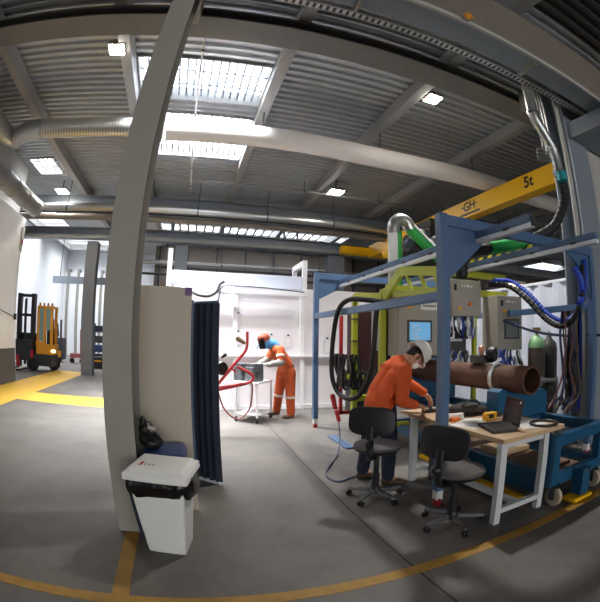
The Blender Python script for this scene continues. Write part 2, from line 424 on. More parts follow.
for n_, x in zip(('first', 'second', 'third', 'fourth', 'fifth'), (8.7, 11.3, 13.9, 18.5, 22)):
    o = MB().box(x - .1, x + .1, -3, 24.5, 6.0, 6.27).build('roof_purlin', M_purlin); tag(o, n_ + ' light grey roof purlin counted rightward beyond the yellow crane bridge', 'roof beam', 'far roof purlins')
# runways
t = thing('crane_runway', 'near crane runway beam crossing the upper right corner', 'crane rail', (5, 2.6, 5.02))
MB().box(-12, 29.8, 2.48, 2.8, 5.02, 5.06).build('bottom_flange', M_steelblue, t)
MB().box(-12, 29.8, 2.5, 2.53, 5.06, 5.95).build('web', M_runway, t)
MB().box(-12, 29.8, 2.43, 2.47, 5.0, 5.06).build('cable_rail', M_wallgrey, t)
for x in (1.2, 3.55, 6.2): MB().box(x - .02, x + .02, 2.5, 2.86, 4.97, 5.02).build('splice_plate', M_steel, t)
o = MB().ell((2.35, 2.36, 5.05), (.06, .04, .05)).build('beacon', mat('amber', (210, 140, 30), .4), t)
t = thing('cable_tray', 'perforated silver cable tray running beside the near runway beam', 'cable tray', (4, 2.92, 5.0))
mb = MB(); mb.box(-2, 12, 2.88, 2.89, 5.0, 5.06); mb.box(-2, 12, 2.96, 2.97, 5.0, 5.06)
mb.build('side_rail', M_galv, t)
MB().box(-2, 12, 2.89, 2.96, 5.0, 5.012).build('perforated_floor', stripe_mat('perforated_tray', (60, 60, 60), (190, 190, 190), 'X', 13.3, .4, .6, .45), t)
t = thing('crane_runway', 'far crane runway beam with pale cable rail above the white booth', 'crane rail', (5, 14.4, 4.8))
isec(MB(), -8.6, 29.8, 14.2, 14.6, 4.85, 5.25).build('girder', M_steelblue, t)
MB().box(-8.6, 29.8, 14.08, 14.18, 4.82, 4.93).build('cable_rail', M_purlin, t)
# crane bridge
t = thing('overhead_crane', 'yellow overhead crane bridge marked 5t crossing the right side', 'crane', (6.4, 9, 4.68))
MB().box(6.4, 6.72, 2.95, 13.7, 4.68, 5.14).build('bridge_girder', M_crane, t)
MB().box(5.3, 7.7, 13.7, 14.0, 4.76, 5.06).build('end_truck', M_crane, t)
h = MB(); h.box(6.1, 6.38, 9.0, 10.2, 4.5, 4.95); h.cyl((6.2, 8.9, 4.6), (6.2, 10.4, 4.6), .2); h.box(6.15, 6.75, 9.2, 9.9, 4.3, 4.66)
h.build('hoist', M_dark, t)
h = MB(); h.box(6.0, 6.35, 10.4, 11.6, 4.25, 4.66); h.cyl((6.1, 10.2, 4.4), (6.1, 11.7, 4.4), .15); h.build('hoist_motor', M_crane, t)
FT = lambda y, z: basis((0, -1, 0), (0, 0, 1), (6.395, y, z))
text('load_marking', '5t', .36, FT(5.46, 4.93), M_black, t, .003, .008)
text('maker_mark', '·GH·', .33, FT(7.6, 4.95), M_black, t, .003, .006)
MB().box(6.39, 6.398, 7.2, 8.0, 4.735, 4.785).build('maker_strip', M_black, t)
# right column corbel
o = MB().box(4.98, 6.9, 2.4, 3.2, 4.62, 4.9).build('runway_bracket', M_steelblue)
tag(o, 'short steel bracket on the right column carrying the near runway beam', 'bracket')

# ------------------------------------------------------------------ ducts and pipes
def duct_rings(t, pts, r, m):
    for p, d in pts: MB().ring(V(p) - V(d) * .02, V(p) + V(d) * .02, r + .015, r - .002).build('joint_ring', m, t, True)
Yd, Zd = 6.97, 5.4
t = thing('ventilation_duct', 'long white fabric ventilation duct hanging under the skylight', 'duct', (4, Yd, Zd - .4))
pts = [(x, Yd, Zd + .02 * math.sin(x * 1.3)) for x in [-.9 + .5 * k for k in range(31)]]
MB().tube(pts, .212, 28).build('duct_body', M_fabricduct, t, True)
for k in range(6): MB().cyl((.98 + 2.55 * k, Yd, Zd + .21), (.98 + 2.55 * k, Yd, 6.05), .012, n=6).build('hanger', M_dark, t)
t = thing('ventilation_duct', 'spiral metal ventilation duct with elbow at the upper left', 'duct', (-3, Yd, Zd - .36))
el = [(-.95, Yd, Zd), (-2, Yd, Zd), (-3.65, Yd, Zd)] + [(-3.65 - .7 * math.sin(a), Yd + .35 - .35 * math.cos(a), Zd) for a in [PI / 3 * k / 4 for k in range(1, 5)]] + [(-4.5, 7.35, Zd), (-4.68, 7.2, Zd), (-4.72, 6.9, Zd), (-4.72, 6.5, Zd), (-4.72, 3, Zd), (-4.72, 0, Zd)]
MB().tube(el[:3], .2, 28).build('duct_body', M_spiral, t, True)
MB().tube(el[2:], .21, 28).build('duct_elbow', M_galv, t, True)
duct_rings(t, [((-1.0, Yd, Zd), (1, 0, 0)), ((-3.65, Yd, Zd), (1, 0, 0))] + [((-4.72, 6.4 - .5 * k, Zd), (0, 1, 0)) for k in range(6)], .205, M_galv)
t = thing('ventilation_duct', 'silver duct running along the top of the left white wall', 'duct', (-5.3, 8, 4.7))
MB().tube([(-5.3, y, 5.0) for y in (-2, 4, 8, 11.1)], .27, 28).build('duct_body', M_galv, t, True)
duct_rings(t, [((-5.3, 6 + .8 * k, 5.0), (0, 1, 0)) for k in range(7)], .27, M_steel)
def pipe(name, pts, r, m, label, cat='pipe', hang=None, group=None):
    t = thing(name, label, cat, pts[0], 0, group)
    MB().tube(pts, r, 16).build('pipe_body', m, t, True)
    if hang:
        for p in hang: MB().cyl((p[0], p[1], p[2] + r), (p[0], p[1], 6.28), .012, n=6).ring((p[0] - .02, p[1], p[2]), (p[0] + .02, p[1], p[2]), r + .015, r).build('hanger', M_dark, t)
    return t
hx = [-4.5 + 2.2 * k for k in range(7)]
pipe('service_pipe', [(-8.5, 12, 5.32), (12, 12, 5.32)], .13, M_galv, 'thick silver pipe crossing behind above the far runway beam', hang=[(x, 12, 5.32) for x in hx])
pipe('service_pipe', [(-8.5, 12.4, 5.12), (12, 12.4, 5.12)], .10, M_runway, 'dull brown pipe just below the thick silver pipe at the back')
pipe('service_pipe', [(-.2, 11, 5.95), (12, 11, 5.95)], .035, M_purlin, 'thin white pipe close under the ceiling at the back', hang=[(3 + 2.5 * k, 11, 5.95) for k in range(3)])
pipe('service_pipe', [(-2.4, 15.5, 4.3), (12, 15.5, 4.3)], .07, M_galv, 'thin grey pipe below the far runway beam', hang=[(x, 15.5, 4.3) for x in (1, 5, 9)])
pipe('service_pipe', [(-2.4, 16.5, 4.0), (12, 16.5, 4.0)], .05, M_dark, 'dark thin pipe low behind the white booth header', hang=[(x, 16.5, 4.0) for x in (1, 5, 9)])
pipe('service_pipe', [(-8.5, 13.4, 5.62), (12, 13.4, 5.62)], .07, M_dark, 'dark pipe directly under the distant roof girder')
o = pipe('service_pipe', [(-.42, 5.0, 6.1), (-.42, 12.2, 6.1)], .022, M_white, 'thin white conduit running under the skylight towards the back', hang=[(-.42, y, 6.1) for y in (5.3, 7.5, 10.4, 11.8)])
t = pipe('bent_pipe', spline([(-.98, 14.3, 5.26), (-.98, 14.3, 5.5), (-1.05, 14.3, 5.64), (-1.25, 14.3, 5.7)]), .06, M_galv, 'short silver gooseneck pipe standing on the far runway beam')
t = pipe('bent_pipe', spline([(3.2, 14.3, 5.26), (3.2, 14.3, 5.75), (3.4, 14.3, 5.95), (3.66, 14.3, 5.85), (3.72, 14.3, 5.26)]), .05, M_galv, 'looped pipe over the far runway beam by the back skylight')
o = MB().box(-7.4, -3.5, 18.9, 19.1, 3.72, 4.05).build('hanging_beam', M_steelblue); tag(o, 'grey beam hung across the far left bay behind the distant column', 'beam')
for x in (-7.0, -4.0): MB().cyl((x, 19, 4.05), (x, 19, 6.28), .02, n=6).build('hanger', M_dark, o)
# brown lintel / mezzanine band at the very back
t = thing('mezzanine_edge', 'brownish mezzanine edge along the back wall behind the booth', 'wall panel', (5, 20.4, 3.4))
MB().box(-2.2, 29, 20.4, 20.8, 3.4, 6.0).build('panel', mat('brown_panel', (112, 102, 92), .7, 0, .1), t)
mb = MB()
for k in range(14): mb.box(-2 + 1.5 * k, -1.92 + 1.5 * k, 20.3, 20.4, 3.4, 6.0)
mb.box(-2.2, 29, 20.3, 20.4, 4.9, 4.98); mb.build('batten', M_dark, t)
for k in range(6): MB().box(-2.1 + 6 * k, -1.9 + 6 * k, 20.5, 20.7, 0, 3.4).build('support_post', M_steel, t)
# silver drop duct at right with valve and black hose, conduits
t = thing('drop_duct', 'silver extraction drop pipe with teal valve beside the right column', 'duct', (4.2, 3.0, 3.6))
MB().tube(spline([(3.93, 3.05, 5.6), (3.93, 3.05, 4.95), (3.94, 3.05, 4.55), (4.1, 3.05, 4.3), (4.24, 3.05, 4.1), (4.28, 3.05, 3.9), (4.28, 3.05, 3.72)], 5), .075, 18).build('duct_body', M_galv, t, True)
duct_rings(t, [((3.94, 3.05, 4.6), (0, 0, 1)), ((4.22, 3.05, 4.13), (.3, 0, -1)), ((4.28, 3.05, 3.78), (0, 0, 1))], .078, M_chrome)
MB().cyl((4.24, 2.98, 3.62), (4.24, 2.98, 3.75), .07).build('valve', M_teal, t, True)
t = thing('extraction_hose', 'black extraction hose with green sleeve curving down from the teal valve', 'hose', (3.6, 3.3, 2.6))
HP = spline([(4.29, 3.05, 3.7), (4.40, 3.1, 3.5), (4.42, 3.2, 3.3), (4.35, 3.35, 3.08), (4.05, 3.5, 2.90), (3.75, 3.55, 2.795), (3.3, 3.6, 2.685), (3.0, 3.6, 2.61), (2.88, 3.6, 2.50), (2.86, 3.6, 2.3)], 6)
MB().tube(HP, [.066 + .006 * (i % 2) for i in range(len(HP))], 16).build('hose_body', M_rubber, t)
MB().tube(spline([(4.0, 3.51, 2.88), (3.75, 3.55, 2.795), (3.32, 3.6, 2.69)], 5), .082, 18).build('green_sleeve', M_green, t, True)
o = MB().tube([(4.62, 3.1, 5.6), (4.62, 3.1, 2.6), (4.66, 3.1, .1)], .035, 10).build('conduit', M_wallgrey, None, True)
tag(o, 'pale vertical conduit pole left of the right column', 'conduit')
t = thing('conduit_bundle', 'bundle of thin grey conduits beside the silver drop pipe', 'conduit', (4.45, 3.2, 3.9))
for k in range(4): MB().tube(spline([(4.28 + .07 * k, 3.25, 6.27), (4.28 + .07 * k, 3.25, 4.4 - .04 * k), (4.22 + .07 * k, 3.25, 4.22 - .05 * k), (4.1, 3.25, 4.15 - .05 * k)], 5), .016, 8).build('conduit', M_galv, t, True)

# ceiling lamps
for (x, y, z, l, e) in [(3.78, 5.22, 5.98, 'square ceiling lamp glowing by the purlin right of centre', 0), (-1.9, 5.24, 5.98, 'square ceiling lamp left of the foreground column top', 0),
                        (3.87, 10.6, 5.9, 'small distant ceiling lamp above the white booth', 0), (-4.9, 12.2, 5.9, 'small distant ceiling lamp over the forklift area', 0)]:
    t = thing('ceiling_lamp', l, 'lamp', (x, y, z), 0, 'ceiling lamps')
    s = .15 if y < 8 else .22
    MB().box(x - s, x + s, y - s, y + s, z + .0, z + .09).bevel(.01).build('housing', M_steel, t)
    MB().box(x - s + .02, x + s - .02, y - s + .02, y + s - .02, z - .012, z - .001).build('lamp_face', M_lamp, t)
    MB().cyl((x, y, z + .09), (x, y, 6.29), .02, n=8).build('stem', M_dark, t)
t = thing('tube_lamp', 'warm glowing tube lamp seen behind the control cabinets', 'lamp', (10.3, 10.1, 3.4))
MB().box(9.7, 11.0, 10.0, 10.25, 3.5, 3.62).build('housing', M_white, t); MB().box(9.75, 10.95, 10.02, 10.23, 3.47, 3.499).build('lamp_face', M_warm, t)
for x in (9.9, 10.8): MB().cyl((x, 10.12, 3.6), (x, 10.12, 6.3), .01, n=6).build('hanger', M_dark, t)

# ------------------------------------------------------------------ white welding booth
t = thing('welding_booth', 'white panelled welding booth wall behind the orange welder', 'booth', (1, 8.7, 0))
MB().box(-.6, 6.3, 8.72, 8.78, 0, 2.7).build('wall_panel', M_white, t)
for x in (-.55, .86, 2.36, 3.9, 5.4): MB().box(x, x + .09, 8.62, 8.72, 0, 2.68).build('post', M_whiteb, t)
MB().box(-.55, 6.2, 8.58, 8.72, 1.17, 1.215).build('ledge', M_whiteb, t)
MB().box(-.55, 6.2, 8.66, 8.72, 0, .09).build('kick_rail', M_whiteb, t)
MB().box(-.535, 2.355, 8.5, 8.6, 2.66, 2.94).bevel(.008).build('header', M_pvc, t)
MB().box(-.3, 2.4, 8.3, 8.4, 2.49, 2.57).bevel(.01).build('lower_bar', M_whiteb, t)
for x0, z1 in ((-.64, 3.4), (2.36, 3.32)):
    MB().box(x0, x0 + .1, 8.5, 8.6, 2.6, z1).build('roof_post', M_whiteb, t)
mb = MB(); mb.box(2.36, 2.46, 8.6, 9.5, 3.2, 3.32); mb.box(2.36, 2.46, 9.4, 9.5, 2.6, 3.2); mb.build('roof_frame', M_whiteb, t)
MB().tube(spline([(.38, 8.2, 2.1), (.5, 8.25, 2.35), (.55, 8.3, 2.58), (.75, 8.3, 2.64), (1.5, 8.3, 2.63), (2.35, 8.3, 2.58)]), .012, 8).build('pipe_rail', M_dark, t)
o = MB().tube(spline([(-.05, 8.25, 2.46), (.1, 8.2, 2.40), (.3, 8.2, 2.40), (.45, 8.22, 2.5), (.52, 8.27, 2.66), (.6, 8.3, 2.72)], 6), .03, 10).build('cable', M_rubber, None, True)
tag(o, 'black cable draped along the booth bar above the navy curtain', 'cable')
for i, (x, z, w_, h_, l) in enumerate([(.97, 1.95, .16, .3, 'clear sleeve hanging highest on the booth wall'), (.98, 1.55, .18, .3, 'clear sleeve on the booth wall left of the welder cap'),
                                       (1.72, 1.52, .16, .26, 'pale sleeve on the booth wall behind the welder shoulder'), (2.1, 1.5, .17, .28, 'pinkish round-topped sleeve on the booth wall right of the welder'),
                                       (3.02, 1.42, .16, .34, 'pale sleeve hanging just right of the thin blue post')]):
    s = thing('hanging_sleeve', l, 'sleeve', (x, 8.7, z), 0, 'sleeves on the booth wall')
    mb = MB(); a = [(x - w_ / 2, z - h_ / 2 + .03), (x - w_ / 2 + .03, z - h_ / 2), (x + w_ / 2 - .03, z - h_ / 2), (x + w_ / 2, z - h_ / 2 + .03), (x + w_ / 2, z + h_ / 2 - .04), (x + w_ / 2 - .04, z + h_ / 2), (x - w_ / 2 + .04, z + h_ / 2), (x - w_ / 2, z + h_ / 2 - .04)]
    mb.prism(a, 'Y', 8.69, 8.715); mb.build('sleeve', mat('sleeve_%d' % (i == 3), (214, 196, 200) if i == 3 else (206, 208, 212), .4, 0, .05), s)
    MB().box(x - .022, x + .022, 8.675, 8.70, z + h_ / 2 - .005, z + h_ / 2 + .03).build('clip', M_black, s)
    a2 = [(x + (p - x) * .82, z + (q - z) * .88) for p, q in a]; MB().prism(a2, 'Y', 8.684, 8.6895).build('insert', M_white, s)

# ------------------------------------------------------------------ partition, curtain, bins
t = thing('partition_panel', 'tall beige partition panel between the grey column and navy curtain', 'partition', (-.25, 3.47, 0))
MB().box(-.62, -.025, 3.455, 3.49, 0, 2.0).bevel(.003).build('panel', M_beige, t)
MB().box(-.03, -.005, 3.88, 4.3, .02, 1.93).build('edge_frame', M_bluestrip, t)
MB().box(-.088, -.026, 3.445, 3.4545, 1.93, 2.0).build('corner_tag', M_purple, t)
t = thing('welding_curtain', 'dark navy folded welding curtain hanging beside the beige partition', 'curtain', (.12, 4.2, 0))
A, B = V((.01, 4.34, 0)), V((.245, 4.12, 0)); nrm = V((-(B - A).y, (B - A).x, 0)).normalized(); n = 14
mb = MB(); loop = []
for sgn in (1, -1):
    rng = range(n + 1) if sgn == 1 else range(n, -1, -1)
    for k in rng: loop.append((A.lerp(B, k / n) + nrm * (.028 * (1 if (k // 2) % 2 else -1) * (1 if k % 2 == 0 else .6) + sgn * .004)).to_2d()[:])
mb.prism(loop, 'Z', .03, 1.935); mb.build('curtain_sheet', M_navycurt, t)
MB().bar(A + V((0, 0, .02)) - nrm * .02, B + V((0, 0, .02)) - nrm * .02, .03, .025).build('bottom_hem', M_rail, t)
MB().bar(A + V((0, 0, 1.945)), B + V((0, 0, 1.945)), .03, .02).build('top_rail', M_bluestrip, t)

t = thing('waste_bin', 'white waste bin with tapered lid and black bag beside the grey column', 'bin', (-.265, 2.755, 0), math.radians(-13))
BM = Matrix.Translation((.27, -2.8, 0))
def taper(mb, lo, hi, z0, z1):
    (a0, a1, b0, b1), (c0, c1, d0, d1) = lo, hi
    return mb.hexa([(a0, b0, z0), (a1, b0, z0), (a1, b1, z0), (a0, b1, z0), (c0, d0, z1), (c1, d0, z1), (c1, d1, z1), (c0, d1, z1)])
taper(MB(), (-.42, -.13, 2.68, 2.96), (-.475, -.06, 2.63, 3.0), .0, .60).bevel(.022, 3).xf(BM).build('body', M_bin, t, True, local=True)
taper(MB(), (-.468, -.45, 2.70, 2.9), (-.505, -.48, 2.68, 2.9), .10, .5).bevel(.005).xf(BM).build('side_handle', M_navy, t, local=True)
def bag(u, v):
    a = 2 * PI * u; ex = .5
    cx, cy = math.copysign(abs(math.cos(a)) ** ex, math.cos(a)), math.copysign(abs(math.sin(a)) ** ex, math.sin(a))
    k = 1 + .03 * math.sin(9 * a + 3 * v) + .02 * math.sin(23 * a)
    grow = .0 + .03 * math.sin(PI * v)
    dip = .05 * (.5 + .5 * math.sin(2 * a + .9)) * (1 - v)
    return V((-.268 + (.222 + grow) * cx * k, 2.815 + (.19 + grow) * cy * k, .50 - dip + .15 * v))
mb = MB(); mb.sheet(bag, 72, 8, .003); bmesh.ops.remove_doubles(mb.bm, verts=mb.bm.verts, dist=.0004); mb.xf(BM).build('liner_bag', mat('black_bag_film', (18, 18, 20), .25, 0, .2, 8, .5, 20), t, True, local=True)
taper(MB(), (-.505, -.03, 2.585, 3.04), (-.50, -.035, 2.59, 3.035), .615, .67).bevel(.012, 3).xf(BM).build('lid', M_binlid, t, True, local=True)
taper(MB(), (-.49, -.045, 2.60, 3.02), (-.46, -.075, 2.63, 2.99), .665, .70).bevel(.02, 3).xf(BM).build('lid_dome', M_binlid, t, True, local=True)
mb = MB(); mb.box(-.405, -.385, 2.70, 2.78, .6985, .702); mb.xf(BM).build('red_sticker', M_red, t, local=True)
mb = MB()
for k in range(3): mb.box(-.37 + .03 * k, -.355 + .03 * k, 2.71, 2.75, .6985, .702)
mb.xf(BM).build('print_marks', M_wallgrey, t, local=True)

t = thing('waste_bin', 'blue lidded bin mostly hidden behind the white waste bin', 'bin', (-.28, 3.2, 0))
taper(MB(), (-.42, -.12, 2.99, 3.33), (-.45, -.09, 2.97, 3.36), 0, .62).bevel(.02, 2).build('body', M_bin, t, True)
taper(MB(), (-.46, -.07, 2.96, 3.38), (-.43, -.10, 2.99, 3.35), .62, .69).bevel(.02, 3).build('lid', M_binblue, t, True)
t = thing('work_gloves', 'heap of black work gloves with a pale cuff on the blue bin lid', 'gloves', (-.38, 3.2, .64))
mb = MB(); mb.ell((-.38, 3.2, .70), (.10, .10, .07)).ell((-.35, 3.14, .69), (.085, .08, .055)).ell((-.41, 3.24, .76), (.07, .08, .08)).ell((-.43, 3.2, .84), (.03, .05, .05))
for k in range(4): mb.cap((-.36 + .014 * k, 3.12, .74), (-.315 + .02 * k, 3.08 - .01 * k, .78 - .02 * k), .014, .011, 8)
mb.xf(Matrix.Translation((0, 0, .055)))
remesh(mb, 'glove', M_black, t, .008, 3)
MB().bar((-.385, 3.13, .87), (-.32, 3.13, .855), .07, .012).bevel(.004).build('cuff', M_wallgrey, t)

# ------------------------------------------------------------------ welding trolley and boom
t = thing('steel_trolley', 'white steel trolley on casters in front of the welder', 'trolley', (1.16, 7.6, 0), math.radians(55))
l, b_ = .335, .235
MB().box(-l - .02, l + .02, -b_ - .02, b_ + .02, .735, .765).bevel(.004).build('tabletop', M_whiteb, t, local=True)
MB().box(-l, l, -b_, b_, .14, .16).build('shelf', M_whiteb, t, local=True)
for sx in (-1, 1):
    for sy in (-1, 1):
        MB().box(sx * (l - .015) - .017, sx * (l - .015) + .017, sy * (b_ - .015) - .017, sy * (b_ - .015) + .017, .10, .735).build('leg', M_whiteb, t, local=True)
        c = MB().cyl((sx * (l - .015), sy * (b_ - .015) - .014, .042), (sx * (l - .015), sy * (b_ - .015) + .014, .042), .042, n=14).box(sx * (l - .015) - .02, sx * (l - .015) + .02, sy * (b_ - .015) - .02, sy * (b_ - .015) + .02, .08, .102)
        c.build('caster', M_black, t, local=True)
for (x, y, s, h, l_) in ((.93, 7.66, .12, .33, 'left grey steel casting on the white trolley'), (1.15, 7.47, .145, .34, 'right grey steel casting under the welder hands')):
    M = Matrix.Translation((x, y, .766)) @ Matrix.Rotation(.6, 4, 'Z')
    k = thing('steel_casting', l_, 'casting', (x, y, .766), .6)
    MB().box(-s, s, -s * .8, s * .8, 0, h * .8).bevel(.02).build('block', M_concreteg, k, local=True)
    MB().box(-s * .8, s * .8, -s * .9, s * .6, h * .8, h).bevel(.012).build('flange', M_concreteg, k, local=True)
    MB().ring((-s * .3, -s * .8 - .012, h * .42), (-s * .3, -s * .8 + .002, h * .42), .05, .03, 16).build('bore', M_dark, k, local=True)
t = thing('welding_boom', 'red tubular welding boom reaching out from behind the navy curtain', 'boom', (.2, 6.5, 0))
MB().box(-.1, .36, 6.2, 6.8, .06, .14).build('base', M_red, t)
MB().cyl((.18, 6.5, .14), (.18, 6.5, .95), .04).build('mast', M_red, t, True)
MB().tube(spline([(.18, 6.5, .56), (.42, 6.5, .84), (.66, 6.5, 1.13), (.83, 6.5, 1.33), (.88, 6.5, 1.45), (.885, 6.5, 1.68)], 6), .024, 12).build('upper_arm', M_red, t, True)
MB().tube(spline([(.18, 6.5, .66), (.42, 6.5, .73), (.85, 6.5, .83), (.97, 6.5, .89), (.97, 6.5, .97), (.85, 6.5, 1.05), (.71, 6.5, 1.11)], 6), .024, 12).build('lower_arm', M_red, t, True)
MB().tube([(.18, 6.47, .74), (.6, 6.47, .80), (.93, 6.48, .86)], .018, 8).build('brace', M_red, t)
MB().tube([(.62, 6.5, 1.09), (.70, 6.5, 1.02)], .018, 8).build('peg', M_red, t)
MB().tube(spline([(.40, 6.5, .72), (.47, 6.5, .47), (.6, 6.5, .30), (.76, 6.5, .25), (.92, 6.5, .42), (.97, 6.5, .7), (.96, 6.5, .86)], 6), .013, 8).build('hose', mat('red_hose', (140, 70, 66), .5), t, True)
MB().cap((.73, 6.5, 1.56), (.83, 6.5, 1.5), .04, .03).build('torch_head', mat('brass_brown', (110, 88, 58), .5), t, True)
MB().lathe([(.0, -.03), (.1, -.03), (.115, 0), (.1, .03), (0, .03)], (.47, 6.5, 1.08), axis=(.5, -1, 0)).build('hand_wheel', M_black, t, True)
MB().cap((.47, 6.46, 1.26), (.52, 6.44, 1.3), .02, .03).build('knob', M_black, t, True)
for p in ((.34, 5.95), (-.06, 6.25), (.34, 6.75), (-.06, 6.75)): MB().cyl((p[0] - .02, p[1], .06), (p[0] + .02, p[1], .06), .06).build('caster', M_rubber, t, True)
MB().box(.32, .36, 5.95, 6.3, .07, .12).build('base_leg', M_red, t)

# ------------------------------------------------------------------ blue gantry
t = thing('blue_gantry', 'blue steel gantry frame standing around the pipe machine', 'gantry', (3.3, 4.8, 0))
def post(x, y, name='post'):
    p = MB().box(x - .045, x + .045, y - .045, y + .045, .16, 2.76).bevel(.006).build(name, M_blue, t)
    f = MB(); f.box(x - .036, x + .036, y - .036, y + .036, .06, .17); f.build('foot_sleeve', M_whiteb, p)
    MB().cyl((x, y, 0), (x, y, .075), .04).build('foot_pad', M_red, p)
for x, y in ((2.125, 2.95), (2.125, 6.74), (4.62, 2.95), (4.62, 6.74)): post(x, y)
for y in (2.95, 6.74):
    MB().box(2.171, 4.574, y - .04, y + .04, 2.64, 2.75).bevel(.005).build('crossbeam', M_blue, t)
    mb = MB(); mb.prism([(2.17, 2.64), (2.75, 2.64), (2.17, 2.12)] if y < 4 else [(2.17, 2.64), (2.85, 2.64), (2.17, 2.28)], 'Y', y - .012, y + .012); mb.build('gusset', M_blue, t)
    mb = MB(); mb.prism([(4.575, 2.64), (4.05, 2.64), (4.28, 2.52), (4.42, 2.38), (4.575, 2.08)], 'Y', y - .012, y + .012); mb.build('gusset', M_blue, t)
for x in (2.12, 4.62):
    MB().box(x - .035, x + .035, 3.0, 6.69, 1.94, 2.03).bevel(.004).build('side_bar', M_blue, t)
def overrail(x, y0, y1, zb=2.52):
    r = MB().box(x - .035, x + .035, y0, y1, zb + .045, zb + .115).bevel(.003).build('trolley_rail', M_blue, t)
    mb = MB(); mb.box(x - .03, x + .03, y0 - .01, y1, zb, zb + .042); mb.build('aluminium_track', M_rail, r)
    k = y0 + .3
    while k < y1: MB().box(x - .045, x + .045, k - .035, k + .035, zb + .035, zb + .055).build('clamp', M_dark, r); k += .62
overrail(2.56, 2.2, 6.7); overrail(3.56, 2.15, 6.7)
MB().box(2.535, 2.585, 2.17, 2.189, 2.53, 2.62).build('end_cap', M_dark, t)

# hazard striped hoist beam
o = MB().box(3.87, 3.93, 3.15, 4.75, 2.695, 2.775).build('hazard_beam', M_haz); tag(o, 'black and yellow striped safety beam lying along the gantry top', 'safety beam')

# green / white extraction hose on top of the gantry
t = thing('extraction_hose', 'green and white extraction hose looping over the gantry top', 'hose', (2.8, 5, 2.4))
MB().tube([(2.73, 5.0, 2.35), (2.73, 5.0, 3.16)], .085, 22).build('white_tube', M_binlid, t, True)
MB().tube([(2.79, 4.97, 2.35), (2.79, 4.97, 3.15)], .06, 18).build('green_tube', M_green, t, True)
MB().tube(spline([(2.73, 5.0, 3.12), (2.74, 5.0, 3.26), (2.82, 5.0, 3.35), (2.95, 5.0, 3.33), (3.02, 5.0, 3.22)], 5), .095, 20).build('elbow', M_galv, t, True)
MB().tube([(2.99, 5, 3.25), (3.45, 5.0, 2.9), (3.62, 5.0, 2.78)], .085, 20).build('sloping_tube', M_green, t, True)
MB().tube([(3.05, 4.93, 3.27), (3.68, 4.93, 2.79)], .02, 8).build('tube_seam', M_whiteb, t, True)
t = thing('trolley_hoist', 'dark hoist trolley cluster on the gantry behind the green hose', 'hoist', (3.3, 5.4, 2.6))
mb = MB(); mb.box(3.0, 3.8, 5.3, 5.6, 2.64, 2.95).cyl((3.1, 5.25, 3.05), (3.7, 5.25, 3.05), .14).box(3.35, 3.5, 5.2, 5.6, 2.9, 3.3).ell((3.3, 5.2, 3.2), .12).ell((3.62, 5.2, 3.15), .10)
mb.build('hoist_body', M_dark, t)
for x in (3.08, 3.36, 3.7): MB().cyl((x, 5.1, 3.05), (x, 5.2, 3.05), .06).build('hub', mat('bluish_metal', (70, 80, 104), .4, .4), t, True)

# ------------------------------------------------------------------ pipe machine
t = thing('carrier_frame', 'yellow-green manipulator frame hung inside the blue gantry', 'machine frame', (2.6, 5, 1.0))
LX = 2.52
def plate(poly, x, m=M_lime, name='arm', w=.05): return MB().prism(poly, 'X', x - w / 2, x + w / 2).build(name, m, t)
plate([(6.0, 2.18), (6.0, 2.29), (5.85, 2.33), (5.0, 2.24), (4.92, 2.24), (4.50, 2.48), (4.35, 2.51), (3.5, 2.38), (3.5, 2.27), (4.3, 2.39), (4.42, 2.39), (4.86, 2.10), (5.0, 2.10), (5.8, 2.2)], LX)
plate([(5.1, 2.40), (5.6, 2.36), (5.6, 2.30), (4.9, 2.26)], LX + .3)
for y in (4.30, 4.0, 3.72): plate([(y, 2.40), (y - .04, 2.4), (y - .22, 2.1), (y - .14, 2.1)], LX, name='gusset', w=.03)
plate([(3.5, 2.16), (3.5, 2.10), (4.6, 2.14), (4.6, 2.2)], LX, name='lower_arm')
for y, z in ((5.93, .2), (4.95, 1.0)):
    MB().box(LX - .04, LX + .04, y - .04, y + .04, z, 2.22).build('mast', M_lime, t)
for z in (1.2, 1.55, 1.9): MB().box(LX - .05, LX + .05, 5.88, 5.98, z, z + .02).build('bolt_band', M_dark, t)
MB().box(LX - .12, LX + .12, 5.8, 6.05, .95, 1.02).build('shelf_bracket', M_lime, t); MB().box(LX - .05, LX + .3, 5.8, 6.0, .6, .68).build('foot_bracket', M_lime, t)
MB().box(3.35, 4.4, 4.42, 4.50, 2.47, 2.56).build('top_bar', M_lime, t)
MB().box(4.15, 4.85, 4.85, 4.95, 2.26, 2.36).build('rear_bar', M_lime, t)
MB().box(4.0, 4.06, 4.75, 4.81, .35, 2.47).build('mast', M_lime, t)
MB().box(2.5, 4.1, 4.75, 4.82, 2.26, 2.33).build('cross_bar', M_lime, t)
mb = MB(); mb.box(LX + .1, LX + .55, 5.1, 5.15, .3, .36); mb.build('low_bar', M_lime, t)

